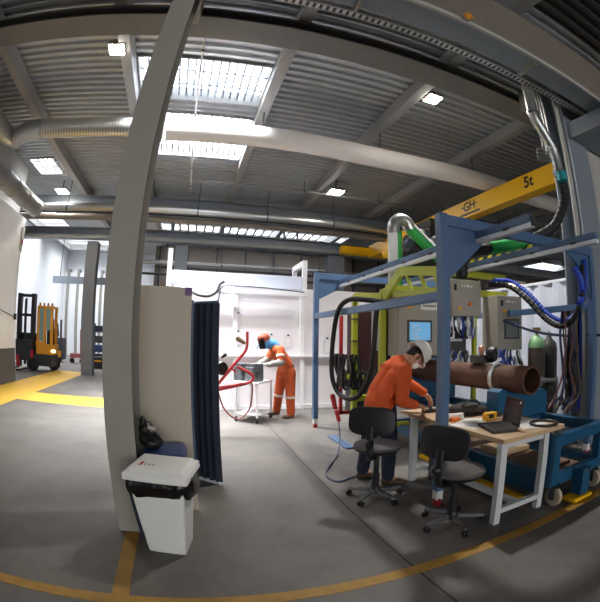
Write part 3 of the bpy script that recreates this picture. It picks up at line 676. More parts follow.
def cabinet(x0, x1, y0, y1, z0, z1, label, screen=None, plate_=None, warn=(), lamps=False):
    c = thing('control_cabinet', label, 'cabinet', ((x0 + x1) / 2, (y0 + y1) / 2, z0))
    MB().box(x0, x1, y0, y1, z0, z1).bevel(.006).build('enclosure', M_cab, c)
    d = MB().box(x0 + .012, x1 - .012, y0 - .022, y0 - .002, z0 + .012, z1 - .012).bevel(.004).build('door', M_cab, c)
    MB().box(x0 + .05, x0 + .085, y0 - .04, y0 - .022, z1 - .17, z1 - .08).build('door_lock', M_black, d)
    if screen:
        a, b, e, f, lit = screen
        s = MB().box(a, b, y0 - .034, y0 - .0225, e, f).build('screen_frame', M_cabdark, c)
        MB().box(a + .03, b - .03, y0 - .038, y0 - .0345, e + .03, f - .03).build('screen', M_screen if lit else M_screen2, s)
        if lit:
            mb = MB()
            for k in range(4): mb.box(a + .06, a + .06 + .1 + .05 * (k % 2), y0 - .0395, y0 - .0385, f - .09 - .05 * k, f - .075 - .05 * k)
            mb.build('screen_text', M_whiteb, s)
    if plate_:
        a, b, e, f = plate_
        p = MB().box(a, b, y0 - .028, y0 - .0225, e, f).build('name_plate', M_paper, c)
        mb = MB(); k = a + .03
        while k < b - .04: mb.box(k, k + .018, y0 - .0295, y0 - .0285, (e + f) / 2 - .014, (e + f) / 2 + .016); k += .027
        mb.build('plate_marks', M_cabdark, p)
    for (x, z, kind) in warn:
        if kind == 't': MB().prism([(x - .05, z - .045), (x + .05, z - .045), (x, z + .05)], 'Y', y0 - .027, y0 - .0225).build('warning_sign', M_warn, c)
        else: MB().cyl((x, y0 - .04, z), (x, y0 - .022, z), .03, n=14).build('knob', M_warn if kind == 'y' else M_orangebox, c)
    if lamps: 
        for k in range(4): MB().cyl((x0 + .19 + k * .06, y0 - .04, z1 - .10), (x0 + .19 + k * .06, y0 - .022, z1 - .10), .018, n=10).build('indicator', M_whiteb, c)
    return c
cabinet(2.56, 3.30, 4.6, 4.86, 1.37, 2.2, 'grey control cabinet with lit touchscreen above the bent worker', (2.70, 3.09, 1.55, 1.85, True), (2.92, 3.2, 1.99, 2.10), [(2.74, 2.05, 't')])
cabinet(3.44, 4.02, 4.6, 4.92, 1.92, 2.46, 'small grey cabinet without screen behind the front blue post', None, None, [(3.58, 2.03, 'y'), (3.78, 2.10, 'o')], True)
cabinet(4.38, 4.93, 4.6, 4.98, 1.40, 2.27, 'grey control cabinet with dark screen left of the gas cylinder', (4.50, 4.84, 1.58, 1.90, False), None, [(4.5, 2.02, 'y')], True)
MB().box(4.66, 4.8, 4.575, 4.578, 2.01, 2.03).build('strip_mark', M_paper, bpy.data.objects['control_cabinet.002'])

t = thing('feeder_unit', 'pale grey electronics box with teal strip behind the bent worker', 'electronics', (2.85, 5.45, 1.4))
MB().box(2.66, 3.0, 5.3, 5.6, 1.42, 2.02).bevel(.008).build('case', mat('pale_grey_case', (150, 152, 158), .5), t)
MB().box(2.67, 2.99, 5.285, 5.299, 1.88, 2.0).build('teal_strip', mat('teal_grey', (96, 150, 150), .5), t)
mb = MB()
for z in (1.5, 1.62, 1.74): mb.box(2.7, 2.96, 5.285, 5.299, z, z + .03)
mb.build('slots', M_cabdark, t)
t = thing('power_source', 'dark maroon welding power source behind the yellow-green mast', 'power source', (2.75, 6.2, .8))
MB().box(2.62, 3.1, 6.05, 6.5, 1.05, 2.05).bevel(.01).build('case', M_maroon, t)
MB().box(2.6, 3.15, 6.0, 6.5, .3, 1.05).build('stand', M_dark, t)
MB().box(2.42, 2.47, 6.3, 6.36, .3, 1.98).build('red_post', M_red, t)
MB().box(2.42, 2.62, 6.3, 6.36, .3, .36).build('foot', M_red, t)

def bundle(name, label, n, box, r, mats, droop=.2, cat='cables'):
    t = thing(name, label, cat, (box[0], box[2], box[4])); x0, x1, y0, y1, z0, z1 = box
    mbs = [MB() for _ in mats]
    for k in range(n):
        x = x0 + (x1 - x0) * (k + .5) / n; y = random.uniform(y0, y1); j = lambda s: random.uniform(-s, s)
        p = [(x, y, z1), (x + j(.05), y + j(.05), z1 - (z1 - z0) * .4), (x + j(.08), y - .02 + j(.05), z0 + .02), (x + .05 + j(.08), y + j(.05), z0), (x + .09 + j(.05), y + .03, z0 + (z1 - z0) * .5)]
        mbs[k % len(mats)].tube(spline(p, 5), r * random.uniform(.7, 1.25), 7)
    for mb, (nm, m) in zip(mbs, mats): mb.build(nm, m, t, True)
    return t
WB = [('pale_cable', M_whiteb), ('black_cable', M_rubber), ('blue_cable', mat('cable_blue', (40, 70, 150), .5)), ('pale_cable', M_whiteb)]
bundle('cable_bundle', 'white and blue cables looping under the small screenless cabinet', 18, (3.46, 4.0, 4.6, 4.85, 1.62, 1.93), .016, WB)
bundle('cable_bundle', 'white cable loops just above the rusty pipe under the dark-screen cabinet', 18, (4.25, 4.85, 4.5, 4.8, 1.15, 1.42), .018, WB)
bundle('cable_bundle', 'white cable loops above the rusty pipe beside the front blue post', 10, (3.4, 3.8, 4.5, 4.7, 1.22, 1.42), .015, WB)
bundle('cable_bundle', 'black cables tangled beside the yellow-green mast', 14, (2.2, 2.5, 5.6, 6.2, .85, 1.35), .02, [('black_cable', M_rubber), ('grey_cable', M_cabdark)])
t = thing('wire_feeder', 'dark wire feeder with bright bar hanging under the small cabinet', 'wire feeder', (3.7, 4.85, 1.3))
MB().box(3.5, 3.95, 4.88, 5.2, 1.3, 1.7).bevel(.01).build('case', M_cabdark, t); MB().box(3.5, 3.85, 4.85, 4.879, 1.56, 1.6).build('bright_bar', M_rail, t)
MB().cyl((3.62, 5.0, .75), (3.62, 5.0, 1.3), .05).build('leg', M_dark, t); MB().box(3.55, 3.7, 4.93, 5.07, .71, .75).build('foot', M_dark, t)
# welding head riding on the pipe
t = thing('orbital_head', 'black welding head clamped on top of the rusty pipe', 'welding head', (3.2, 3.3, 1.31))
MB().lathe([(0, -.04), (.085, -.04), (.095, 0), (.085, .04), (0, .04)], (3.26, 3.52, 1.41), axis=(.5, -1, 0)).build('drive_disc', M_black, t, True)
MB().box(3.1, 3.3, 3.56, 3.76, 1.305, 1.40).bevel(.01).build('carriage', M_cabdark, t)
MB().cap((3.15, 3.6, 1.42), (3.12, 3.56, 1.48), .03, .04).build('torch', mat('copper_pink', (214, 160, 140), .35, .4), t, True)

# pipe
PX, PZ, PR = 3.2, 1.15, .152
t = thing('steel_pipe', 'large rusty brown steel pipe resting on blue blocks', 'pipe', (PX, 4, 1.0))
MB().ring((PX, 2.82, PZ), (PX, 6.2, PZ), PR, PR - .022, 40).build('pipe_wall', M_rust, t, True)
MB().ring((PX - .0, 3.30, PZ), (PX, 3.36, PZ), PR + .012, PR + .001, 40).build('strap_clamp', M_galv, t, True)
MB().bar((PX - .10, 3.34, PZ + .15), (PX - .02, 3.28, PZ + .22), .03, .03).build('clamp_screw', M_rail, t)

# ------------------------------------------------------------------ blue cart
t = thing('pipe_cart', 'deep blue wheeled cart carrying the rusty pipe', 'cart', (3.35, 3.8, 0))
x0, x1, y0, y1 = 2.90, 3.80, 2.2, 5.6
def tubeb(a, b, name, w=.09, h=.11): return MB().bar(a, b, w, h).bevel(.005).build(name, M_cart, t)
for x in (x0 + .045, x1 - .045):
    tubeb((x, y0, .645), (x, y1, .645), 'top_rail'); tubeb((x, y0, .255), (x, y1, .255), 'bottom_rail', .09, .12)
    for y in (y0 + .045, 3.9, y1 - .045): MB().box(x - .048, x + .048, y - .048, y + .048, .194, .704).bevel(.004).build('post', M_cart, t)
for y in (y0 + .045, y1 - .045):
    tubeb((x0 + .09, y, .645), (x1 - .09, y, .645), 'end_rail'); tubeb((x0 + .09, y, .255), (x1 - .09, y, .255), 'end_rail')
for y in (3.15, 4.0, 5.0): tubeb((x0 + .09, y, .645), (x1 - .09, y, .645), 'cross_rail', .12, .08)
MB().box(x0 + .09, x1 - .09, y0 + .1, y1 - .1, .20, .225).build('deck', M_ply, t)
MB().box(x0 - .008, x0, 2.3, 3.8, .10, .32).build('side_plate', M_cart, t)
for yc in (3.15, 5.0):
    MB().prism([(2.93, .705), (3.77, .705), (3.77, .94), (3.70, 1.0), (3.46, 1.0), (3.40, 1.06), (3.29, 1.016), (PX, .994), (3.11, 1.016), (3.0, 1.06), (2.93, 1.03)], 'Y', yc - .09, yc + .09).build('saddle_block', M_cart, t)
def caster(x, y, r=.085):
    c = MB().lathe([(r * .35, -.02), (r * .8, -.026), (r, -.02), (r, .02), (r * .8, .026), (r * .35, .02)], (x, y, r), axis=(1, 0, .0)).build('wheel', mat('cream_wheel', (190, 178, 156), .5), t, True)
    MB().cyl((x - .035, y, r), (x + .035, y, r), .018, n=10).build('axle', M_chrome, c)
    MB().box(x - .05, x + .05, y - .06, y + .06, r * 2 + .002, max(.2, r * 2 + .004)).box(x - .045, x - .033, y - .03, y + .03, r * .7, r * 2 + .02).box(x + .033, x + .045, y - .03, y + .03, r * .7, r * 2 + .02).build('fork', M_dark, c)
caster(2.965, 2.2, .098); caster(3.66, 2.2, .098); caster(2.99, 5.4); caster(3.7, 5.4)
j = MB().box(3.24, 3.38, 2.06, 2.195, .05, .33).bevel(.006).build('jack_block', M_cart, t)
for x in (3.27, 3.35): MB().cyl((x, 2.06, .31), (x, 2.04, .31), .015, n=8).build('bolt', M_chrome, j)
MB().box(3.12, 3.42, 2.03, 2.2, .012, .045).build('yellow_foot', M_crane, t)
o = MB().box(2.82, 2.88, 2.5, 4.4, 0.003, .05).bevel(.004).build('floor_rail', M_crane); tag(o, 'yellow steel floor rail running under the blue cart side', 'rail')
t = thing('timber_offcuts', 'brown timber boards lying on the cart deck', 'boards', (3.4, 2.9, .226))
MB().box(3.1, 3.6, 2.5, 3.1, .226, .262).build('board', M_ply, t); M_ = MB().box(3.2, 3.66, 3.2, 3.6, .226, .30); M_.build('board', M_wood, t)

# ------------------------------------------------------------------ table
t = thing('work_table', 'wooden topped work table with pale steel legs beside the front blue post', 'table', (2.64, 3.05, 0))
MB().box(2.235, 3.06, 2.235, 3.9, .75, .79).bevel(.004).build('tabletop', M_wood, t)
for x, y in ((2.28, 2.29), (2.83, 2.29), (2.28, 3.68), (2.83, 3.68)): MB().box(x - .035, x + .035, y - .03, y + .03, 0, .748).bevel(.004).build('leg', M_tabgrey, t)
for y in (2.29, 3.68):
    MB().box(2.316, 2.794, y - .025, y + .025, .10, .15).build('foot_rail', M_tabgrey, t); MB().box(2.316, 2.794, y - .02, y + .02, .70, .748).build('apron', M_tabgrey, t)
MB().box(2.53, 2.58, 2.316, 3.654, .10, .15).build('stretcher', M_tabgrey, t)
TZ = .791
t = thing('laptop', 'open black laptop on the work table', 'laptop', (2.52, 2.55, TZ), 0)
R = Matrix.Translation((2.555, 2.545, TZ)) @ Matrix.Rotation(math.radians(-19), 4, 'Z')
MB().box(-.21, .04, -.17, .17, 0.001, .032).bevel(.005).xf(R).build('base', M_black, t)
mb = MB()
for i in range(5):
    for k in range(11): mb.box(-.06 + -.026 * i, -.04 - .026 * i, -.15 + .027 * k, -.128 + .027 * k, .032, .035)
mb.xf(R).build('keyboard', M_rubber, t)
Rl = R @ Matrix.Translation((.045, 0, .03)) @ Matrix.Rotation(math.radians(9), 4, 'Y')
li = MB().box(-.006, .010, -.172, .172, 0, .245).bevel(.004).xf(Rl).build('lid', M_black, t)
MB().box(-.0075, -.0065, -.155, .155, .03, .23).xf(Rl).build('display', mat('dark_display', (18, 19, 24), .2), li)
MB().box(-.0085, -.0076, -.04, .05, .010, .018).xf(Rl).build('bezel_mark', M_wallgrey, li)
MB().box(-.0090, -.0076, -.150, -.125, .205, .225).xf(Rl).build('sticker', M_paper, li)
def sheet_(x, y, a, w_, h_, z, label):
    mb = MB().box(-w_ / 2, w_ / 2, -h_ / 2, h_ / 2, 0, .0015); mb.xf(Matrix.Translation((x, y, z)) @ Matrix.Rotation(a, 4, 'Z'))
    return tag(mb.build('paper_sheet', M_paper), label, 'paper', 'papers on the work table')
sheet_(2.36, 2.85, .3, .21, .297, TZ, 'white paper sheet left of the black laptop')
sheet_(2.86, 2.5, -.5, .297, .42, TZ, 'white paper sheet behind the laptop lid beside the dark hoop')
sheet_(2.52, 3.0, .9, .21, .297, TZ + .002, 'white paper sheet under the yellow tool')
o = MB().tube([(2.91 + .128 * math.cos(a), 2.385 + .128 * math.sin(a), TZ + .014) for a in [2 * PI * k / 40 for k in range(40)]], .013, 10, closed=True).build('rubber_hoop', mat('dark_bronze', (52, 44, 38), .4), None, True)
tag(o, 'dark ring shaped hoop lying at the right end of the work table', 'hoop')
t = thing('heat_gun', 'yellow and black hand tool on the table behind the laptop', 'hand tool', (2.72, 2.95, TZ))
MB().box(2.64, 2.78, 2.90, 2.97, TZ + .001, TZ + .075).bevel(.014).build('body', M_tan, t, True)
MB().cyl((2.78, 2.93, TZ + .042), (2.84, 2.92, TZ + .042), .03).build('nozzle', M_black, t, True)
MB().box(2.66, 2.72, 2.885, 2.90, TZ + .02, TZ + .06).build('grip_label', M_black, t)
MB().box(2.61, 2.65, 2.88, 2.94, TZ + .001, TZ + .05).bevel(.006).build('grip', M_tan, t)
o = MB().box(2.33, 2.42, 3.05, 3.12, TZ, TZ + .04).bevel(.008).build('orange_box', M_orangebox, None, True); tag(o, 'small orange box on the table right of the front blue post', 'box')
o = MB().tube([(2.28, 3.15, TZ + .035), (2.50, 3.12, TZ + .035)], .034, 14).build('paper_roll', M_paper, None, True); tag(o, 'white paper roll on the table beside the small orange box', 'roll')
t = thing('tool_bag', 'charcoal soft tool bag on the table behind the orange box', 'bag', (2.72, 3.3, TZ))
remesh(MB().ell((2.70, 3.3, TZ + .065), (.21, .13, .065)).ell((2.58, 3.32, TZ + .06), (.1, .1, .06)).ell((2.82, 3.25, TZ + .055), (.1, .11, .055)), 'bag_body', M_bag, t, .012, 5)
MB().tube(spline([(2.58, 3.24, TZ + .11), (2.66, 3.22, TZ + .16), (2.76, 3.22, TZ + .155), (2.82, 3.22, TZ + .10)], 5), .009, 8).build('strap', M_black, t, True)
t = thing('small_fixture', 'dark small workpiece held in the bent worker hands', 'workpiece', (2.44, 3.66, TZ))
MB().box(2.38, 2.54, 3.60, 3.70, TZ, TZ + .03).bevel(.005).build('plate', M_dark, t); MB().cyl((2.46, 3.64, TZ + .03), (2.46, 3.64, TZ + .075), .022).build('spigot', M_concreteg, t, True)
t = thing('storage_bins', 'dark crates stacked under the work table', 'crate', (2.7, 3.3, 0))
MB().box(2.45, 2.8, 3.3, 3.62, .0, .28).bevel(.01).build('crate', M_cabdark, t); MB().box(2.47, 2.78, 3.32, 3.6, .28, .42).bevel(.01).build('crate', M_bag, t)

# ------------------------------------------------------------------ office chairs
def chair(loc, rz, label, dz=0.):
    """faces local +X"""
    t = thing('office_chair', label, 'chair', loc, rz, 'grey swivel chairs')
    s = MB(); s.lathe([(0, 0), (.12, -.002), (.205, .012), (.222, .035), (.215, .055), (.14, .068), (0, .066)], (0, 0, 0), 36); s.xf(Matrix.Translation((.03, 0, .43 + dz)) @ Matrix.Diagonal((1.12, 1.06, 1, 1)))
    s.build('seat', M_seat, t, True, local=True)
    MB().lathe([(0, -.035), (.14, -.03), (.2, .0), (.224, .03), (.205, .03), (0, .02)], (0, 0, 0), 32).xf(Matrix.Translation((.03, 0, .43 + dz)) @ Matrix.Diagonal((1.12, 1.06, 1, 1))).build('seat_shell', M_black, t, True, local=True)
    # backrest: curved pad
    def pad(mb, x, hw, hh, th, zc):
        n = 16; ring = []
        for k in range(40):
            a = 2 * PI * k / 40; e = .55
            ring.append((math.copysign(abs(math.cos(a)) ** e, math.cos(a)) * hw, math.copysign(abs(math.sin(a)) ** e, math.sin(a)) * hh))
        L = []
        for dx, sc_ in ((0, .90), (th * .25, 1), (th * .75, 1), (th, .90)):
            L.append(mb._v([(x + dx + .30 * (y * sc_) ** 2 * 1.3 + .12 * (z * sc_) , y * sc_, zc + z * sc_) for y, z in ring]))
        for A, B in zip(L, L[1:]):
            for k in range(40): mb.bm.faces.new([A[k], A[(k + 1) % 40], B[(k + 1) % 40], B[k]])
        for Rg in (L[0], L[-1]):
            c = mb.bm.verts.new(sum((v.co for v in Rg), V()) / 40 + V((-.02, 0, 0)) )
            for k in range(40): mb.bm.faces.new([Rg[k], Rg[(k + 1) % 40], c])
        return mb
    pad(MB(), -.235, .212, .128, .05, .765 + dz).build('backrest', M_back, t, True, local=True)
    pad(MB(), -.243, .215, .131, .016, .765 + dz).build('backrest_shell', M_black, t, True, local=True)
    MB().tube(spline([(-.08, 0, .40 + dz), (-.2, 0, .395 + dz), (-.262, 0, .44 + dz), (-.268, 0, .56 + dz), (-.262, 0, .72 + dz)], 6), .018, 10).xf(Matrix.Diagonal((1, 2.0, 1, 1))).build('back_bracket', M_black, t, True, local=True)
    MB().lathe([(.02, 0), (.045, .0), (.04, .03), (.02, .05)], (-.285, 0, .56 + dz), 14, (-1, 0, 0)).build('knob', M_black, t, True, local=True)
    MB().cyl((0, 0, .12), (0, 0, .40 + dz), .028).cyl((0, 0, .08), (0, 0, .26), .036).build('column', M_black, t, True, local=True)
    MB().lathe([(0, .06), (.05, .06), (.05, .11), (.04, .13), (0, .13)], (0, 0, 0), 20).build('hub', M_black, t, True, local=True)
    for k in range(5):
        a = 2 * PI * k / 5 + .35; c_, s_ = math.cos(a), math.sin(a)
        MB().hexa([V((c_ * r - s_ * w_, s_ * r + c_ * w_, z)) for z_ in (0, 1) for r, w_, z in ((.04, -.02, .07 + .03 * z_), (.28, -.012, .062 + .02 * z_), (.28, .012, .062 + .02 * z_), (.04, .02, .07 + .03 * z_))]).build('base_arm', M_chrome, t, local=True)
        cx, cy = c_ * .272, s_ * .272; px, py = -s_, c_
        q = MB()
        for sg in (-1, 1): q.cyl((cx + px * sg * .008, cy + py * sg * .008, .027), (cx + px * sg * .024, cy + py * sg * .024, .027), .027, n=14)
        q.cyl((cx, cy, .027), (cx, cy, .066), .009, n=8); q.build('caster', M_rubber, t, True, local=True)
    return t
chair((1.69, 3.40, 0), math.radians(50), 'grey swivel chair behind which the orange-jacketed worker stands', .085)
chair((1.985, 2.52, 0), math.radians(22), 'grey swivel chair pushed in at the near end of the work table', .035)

# ------------------------------------------------------------------ hoses and cables right and left
o = MB().tube(spline([(2.45, 4.5, 2.05), (2.25, 4.9, 2.12), (2.12, 5.2, 2.14), (2.04, 5.4, 2.0), (2.02, 5.55, 1.6), (2.02, 5.6, 1.1), (2.06, 5.5, .84), (2.14, 5.3, .74), (2.24, 5.1, .8), (2.32, 4.95, 1.05), (2.36, 4.9, 1.4), (2.40, 4.9, 1.9), (2.46, 4.95, 2.12)], 6), .035, 12).build('hose_loop', M_rubber, None, True)
tag(o, 'thick black hose loop hanging at the left of the gantry', 'hose')
o = MB().tube(spline([(2.62, 5.0, 2.25), (2.6, 5.02, 1.8), (2.62, 5.0, 1.3), (2.66, 5.0, .9)], 6), .06, 12).build('hose_drop', M_rubber, None, True)
tag(o, 'thick black hose hanging straight down beside the cabinet with touchscreen', 'hose')
FX = 4.5
t = thing('festoon_hose', 'blue and black festoon hose sagging below the right gantry rail', 'hose', (4.5, 3.3, 1.5))
FP = [(4.1, 4.5, 2.40), (4.3, 4.25, 2.36), (4.36, 3.95, 2.15), (4.42, 3.65, 1.86), (4.45, 3.4, 1.74), (4.46, 3.2, 1.80), (4.42, 3.02, 2.0), (4.40, 2.94, 2.25), (4.38, 2.92, 2.5)]
sp = spline(FP, 10)
MB().tube(sp, [.036 + .007 * (i % 2) for i in range(len(sp))], 12).build('black_hose', M_rubber, t)
sp2 = spline([(x + .02, y - .03, z + .07) for x, y, z in FP], 14)
MB().tube(sp2, [.026 + .008 * (i % 2) for i in range(len(sp2))], 10).build('blue_hose', M_bluehose, t)
MB().tube(spline([(4.30, 3.0, 2.47), (4.36, 2.94, 2.3), (4.42, 2.98, 2.1), (4.34, 2.98, 2.0)], 10), .045, 10).build('blue_knot', M_bluehose, t, True)
RB = [('red_cable', mat('cable_red', (98, 54, 46), .6)), ('black_cable', M_rubber), ('blue_cable', mat('cable_dark_blue', (30, 44, 84), .5)), ('brown_cable', mat('cable_brown', (92, 74, 64), .6))]
t = thing('hanging_cables', 'reddish and blue cables hanging left of the right gantry post', 'cables', (4.6, 3.3, .7))
mbs = [MB() for _ in RB]
for k in range(16):
    j = lambda s: random.uniform(-s, s)
    x, y = 4.42 + .017 * k * .9 + j(.01), 3.28 + j(.1); 
    mbs[k % 4].tube(spline([(x, y, 1.94), (x + j(.03), y + j(.04), 1.6), (x + j(.05), y + j(.06), 1.2), (x - .05 + j(.08), y + j(.1), .85), (x - .12 + j(.15), y + j(.1), .62 + j(.06))], 5), random.uniform(.012, .02), 7)
for mb, (nm, m) in zip(mbs, RB): mb.build(nm, m, t, True)
o = MB().tube([(4.66, 3.16, 1.95), (4.66, 3.16, .6)], .04, 12).build('blue_tube', M_bluehose, None, True); tag(o, 'straight blue tube hanging beside the right gantry post', 'tube')
o = MB().tube(spline([(4.3, 4.4, 1.86), (4.5, 4.0, 1.70), (4.55, 3.5, 1.62), (4.7, 3.05, 1.60), (4.85, 2.7, 1.62)], 6), .02, 8).build('sagging_cable', mat('cable_navy', (36, 48, 84), .5), None, True); tag(o, 'dark cable crossing in front of the green-shouldered gas cylinder', 'cable')
t = thing('gas_cylinder', 'tall brown gas cylinder with green shoulder behind the pipe', 'gas cylinder', (5.2, 4.5, 0))
MB().lathe([(0, 0), (.14, 0), (.15, .02), (.15, 1.42), (.15, 1.43)], (5.12, 4.42, 0), 28).build('body', M_cyl, t, True)
MB().lathe([(.15, 1.43), (.145, 1.5), (.11, 1.58), (.05, 1.62), (.04, 1.64)], (5.12, 4.42, 0), 28).build('shoulder', M_cylg, t, True)
MB().cyl((5.12, 4.42, 1.64), (5.12, 4.42, 1.72), .025).box(5.06, 5.18, 4.38, 4.46, 1.70, 1.76).build('valve', mat('brass', (190, 160, 110), .35, .7), t)
t = thing('gas_cylinder', 'darker gas cylinder standing just right of the green-shouldered one', 'gas cylinder', (5.5, 4.4, 0))
MB().lathe([(0, 0), (.14, 0), (.15, .02), (.15, 1.40), (.13, 1.5), (.05, 1.58), (.04, 1.62)], (5.46, 4.42, 0), 28).build('body', M_cabdark, t, True)
MB().cyl((5.46, 4.42, 1.6), (5.46, 4.42, 1.7), .025).build('valve', M_galv, t, True)
t = thing('pvc_curtain', 'translucent white sheet curtain closing the right side of the cell', 'curtain', (5.9, 5.4, 0))
mb = MB(); k = 60; pts = [(5.9 + .03 * math.sin(i * 1.1) + .012 * math.sin(i * 2.7), 3.85 + 4.2 * i / k) for i in range(k + 1)]
loop = [(x - .004, y) for x, y in pts] + [(x + .004, y) for x, y in pts[::-1]]
mb.prism(loop, 'Z', .05, 2.58); mb.build('sheet', M_pvc, t, True)
MB().box(5.87, 5.93, 3.85, 8.05, 2.58, 2.63).build('curtain_rail', M_rail, t)
for y in (3.88, 8.0): MB().box(5.97, 6.03, y - .03, y + .03, 0, 2.63).build('upright', M_rail, t)
t = thing('tool_rack', 'dark steel rack with bright bars behind the cart right side', 'rack', (4.6, 3.9, 0))
for z in (.95, .62, .3): MB().box(4.15, 4.85, 3.72, 4.1, z, z + .03).build('shelf', M_galv, t)
for x, y in ((4.17, 3.74), (4.83, 3.74), (4.17, 4.08), (4.83, 4.08)): MB().box(x - .02, x + .02, y - .02, y + .02, 0, 1.0).build('leg', M_galv, t)
t = thing('crate', 'dark crate on the middle shelf of the steel rack', 'crate', (4.6, 3.9, .65))
MB().box(4.5, 4.8, 3.76, 4.06, .652, .86).bevel(.008).build('crate_body', M_cabdark, t); MB().box(4.51, 4.79, 3.75, 3.76, .74, .80).build('crate_label', M_maroon, t)


o = MB().box(2.1, 2.24, 5.2, 6.0, .002, .02).build('blue_floor_patch', M_blue); tag(o, 'flat blue patch on the floor behind the left swivel chair', 'plate')  # thin blue patch of colour on the floor
# floor cable with red plug left of the worker
t = thing('power_plug', 'red power plug and dark cable hanging behind the left swivel chair', 'plug', (2.05, 5.2, 0))
MB().cap((2.02, 5.55, .74), (2.04, 5.5, .58), .04, .035).build('plug', M_red, t, True)
MB().cap((2.05, 5.46, .52), (2.07, 5.42, .40), .032, .03).build('socket', M_red, t, True)
MB().tube(spline([(2.07, 5.42, .4), (2.0, 5.2, .15), (1.85, 4.9, .02), (1.6, 4.5, .012), (1.45, 4.2, .012), (1.5, 3.95, .012), (1.75, 4.05, .012)], 6), .01, 8).build('cable', mat('cable_slate', (60, 70, 98), .5), t, True)

# ------------------------------------------------------------------ forklifts and far-left things
t = thing('forklift', 'yellow forklift with tall black mast parked on the left', 'forklift', (-6.1, 14.6, 0))
mst = MB()
for x in (-7.08, -6.42): mst.box(x - .07, x + .07, 14.35, 14.6, .12, 2.78)
for z in (2.66, 1.95, 1.0): mst.box(-7.02, -6.48, 14.42, 14.55, z, z + .1)
mst.build('mast', M_black, t)
MB().box(-6.85, -6.75, 14.45, 14.5, .2, 2.6).build('chain', M_dark, t)
MB().box(-7.15, -6.35, 14.25, 14.36, .35, 1.1).build('fork_carriage', M_dark, t)
for x in (-7.05, -6.5): MB().box(x - .06, x + .06, 13.1, 14.3, .08, .14).build('fork', M_dark, t)
MB().box(-7.1, -6.95, 14.2, 14.3, .12, .55).build('red_guard', M_red, t); MB().box(-6.42, -6.3, 14.2, 14.3, .2, .75).build('red_guard', M_red, t)
MB().box(-7.28, -6.3, 14.6, 14.9, .55, 1.35).build('load_backrest', mat('dark_green', (24, 40, 36), .6), t)
MB().box(-6.22, -5.45, 14.35, 15.0, .62, 1.0).bevel(.03).build('body', M_forky, t)
MB().box(-6.6, -5.5, 14.3, 15.1, .2, .62).bevel(.03).build('chassis', M_dark, t)
cb = MB()
for x, y in ((-6.15, 14.4), (-5.55, 14.4), (-6.15, 14.9), (-5.55, 14.9), (-5.85, 14.4)): cb.box(x - .05, x + .05, y - .05, y + .05, .95, 2.3)
cb.box(-6.2, -5.5, 14.35, 14.98, 2.28, 2.36); cb.box(-6.25, -5.8, 14.36, 14.42, .95, 1.08)
cb.build('cab_frame', M_forky, t)
MB().box(-6.1, -5.9, 14.39, 14.41, 1.1, 2.26).build('cab_window', M_glass, t); MB().box(-5.8, -5.6, 14.39, 14.41, 1.5, 2.26).build('cab_window', M_glass, t)
MB().box(-5.8, -5.6, 14.5, 14.85, .98, 1.6).build('seat', M_black, t)
for x in (-6.1, -5.92, -5.74, -5.56): MB().cap((x, 14.4, 2.38), (x, 14.4, 2.44), .045, .04).build('cab_lamp', mat('amber_lamp', (180, 110, 40), .4), t, True)
for x, y in ((-6.35, 14.3), (-5.7, 15.1)): MB().lathe([(.05, -.11), (.22, -.11), (.26, -.06), (.26, .06), (.22, .11), (.05, .11)], (x, y, .26), 24, (0, 1, 0)).build('wheel', M_rubber, t, True)
MB().cap((-5.5, 14.36, .76), (-5.4, 14.36, .76), .05, .05).build('headlight', mat('lit_headlight', (255, 250, 170), .3, emit=(255, 246, 160), estr=3), t, True)
t = thing('pallet_truck', 'small dark pallet stacker parked behind the yellow forklift', 'stacker', (-6.9, 19, 0))
MB().box(-7.35, -6.65, 18.8, 19.5, .12, 1.15).bevel(.03).build('body', M_dark, t)
MB().box(-7.3, -6.7, 18.78, 18.8, .25, .55).build('yellow_panel', M_forky, t)
for x in (-7.25, -6.8): MB().box(x - .04, x + .04, 19.0, 19.1, 1.1, 2.0).build('mast_rail', M_dark, t)
MB().cap((-7.0, 18.9, 1.3), (-7.0, 18.9, 1.75), .14, .1).build('control_head', M_cabdark, t, True)
for x in (-7.2, -6.8): MB().cyl((x, 18.8, .1), (x, 18.95, .1), .1).build('wheel', M_rubber, t, True)
t = thing('storage_rack', 'dark storage rack with blue boxes behind the distant column', 'rack', (-4.7, 20, 0))
for z in (.1, .55, 1.0, 1.5): MB().box(-5.35, -4.0, 20, 20.6, z, z + .05).build('shelf', M_dark, t)
for x in (-5.35, -4.05): MB().box(x, x + .06, 20, 20.6, 0, 1.95).build('upright', M_dark, t)
for k, z in enumerate((.155, .605, 1.055, 1.555)):
    for q in range(2):
        x = -5.25 + .62 * q
        o = MB().box(x, x + .5, 20.02, 20.5, z, z + .28).bevel(.02).build('storage_box', [M_navy, M_binblue, M_cabdark][(k + q) % 3])
        tag(o, '%s box, %s one on the %s shelf of the rack behind the distant column' % (['navy', 'blue', 'charcoal'][(k + q) % 3], ['left', 'right'][q], ['lowest', 'second', 'third', 'top'][k]), 'box', 'boxes on the distant rack')
t = thing('equipment_cart', 'reddish small equipment cart low beside the distant column', 'cart', (-5.9, 19.3, 0))
MB().box(-6.3, -5.5, 19.1, 19.6, .25, .45).build('tray', mat('pinkish_red', (150, 82, 80), .6), t); MB().box(-5.75, -5.5, 19.1, 19.5, .45, 1.6).build('panel', mat('terracotta', (168, 110, 84), .7), t)
for x in (-6.2, -5.65): MB().cyl((x, 19.08, .12), (x, 19.2, .12), .12).build('wheel', M_rubber, t, True)
t = thing('hydraulic_unit', 'black machine unit low right of the distant column', 'machine', (-4.5, 17, 0))
MB().box(-4.55, -4.05, 17, 17.5, .0, .5).bevel(.05).build('body', M_black, t); MB().box(-4.5, -4.1, 16.98, 17, .3, .36).build('strip', M_tan, t)
t = thing('wall_post', 'pale grey instrument panel on the far left wall edge', 'wall panel', (-5.6, 11.2, 1.2))
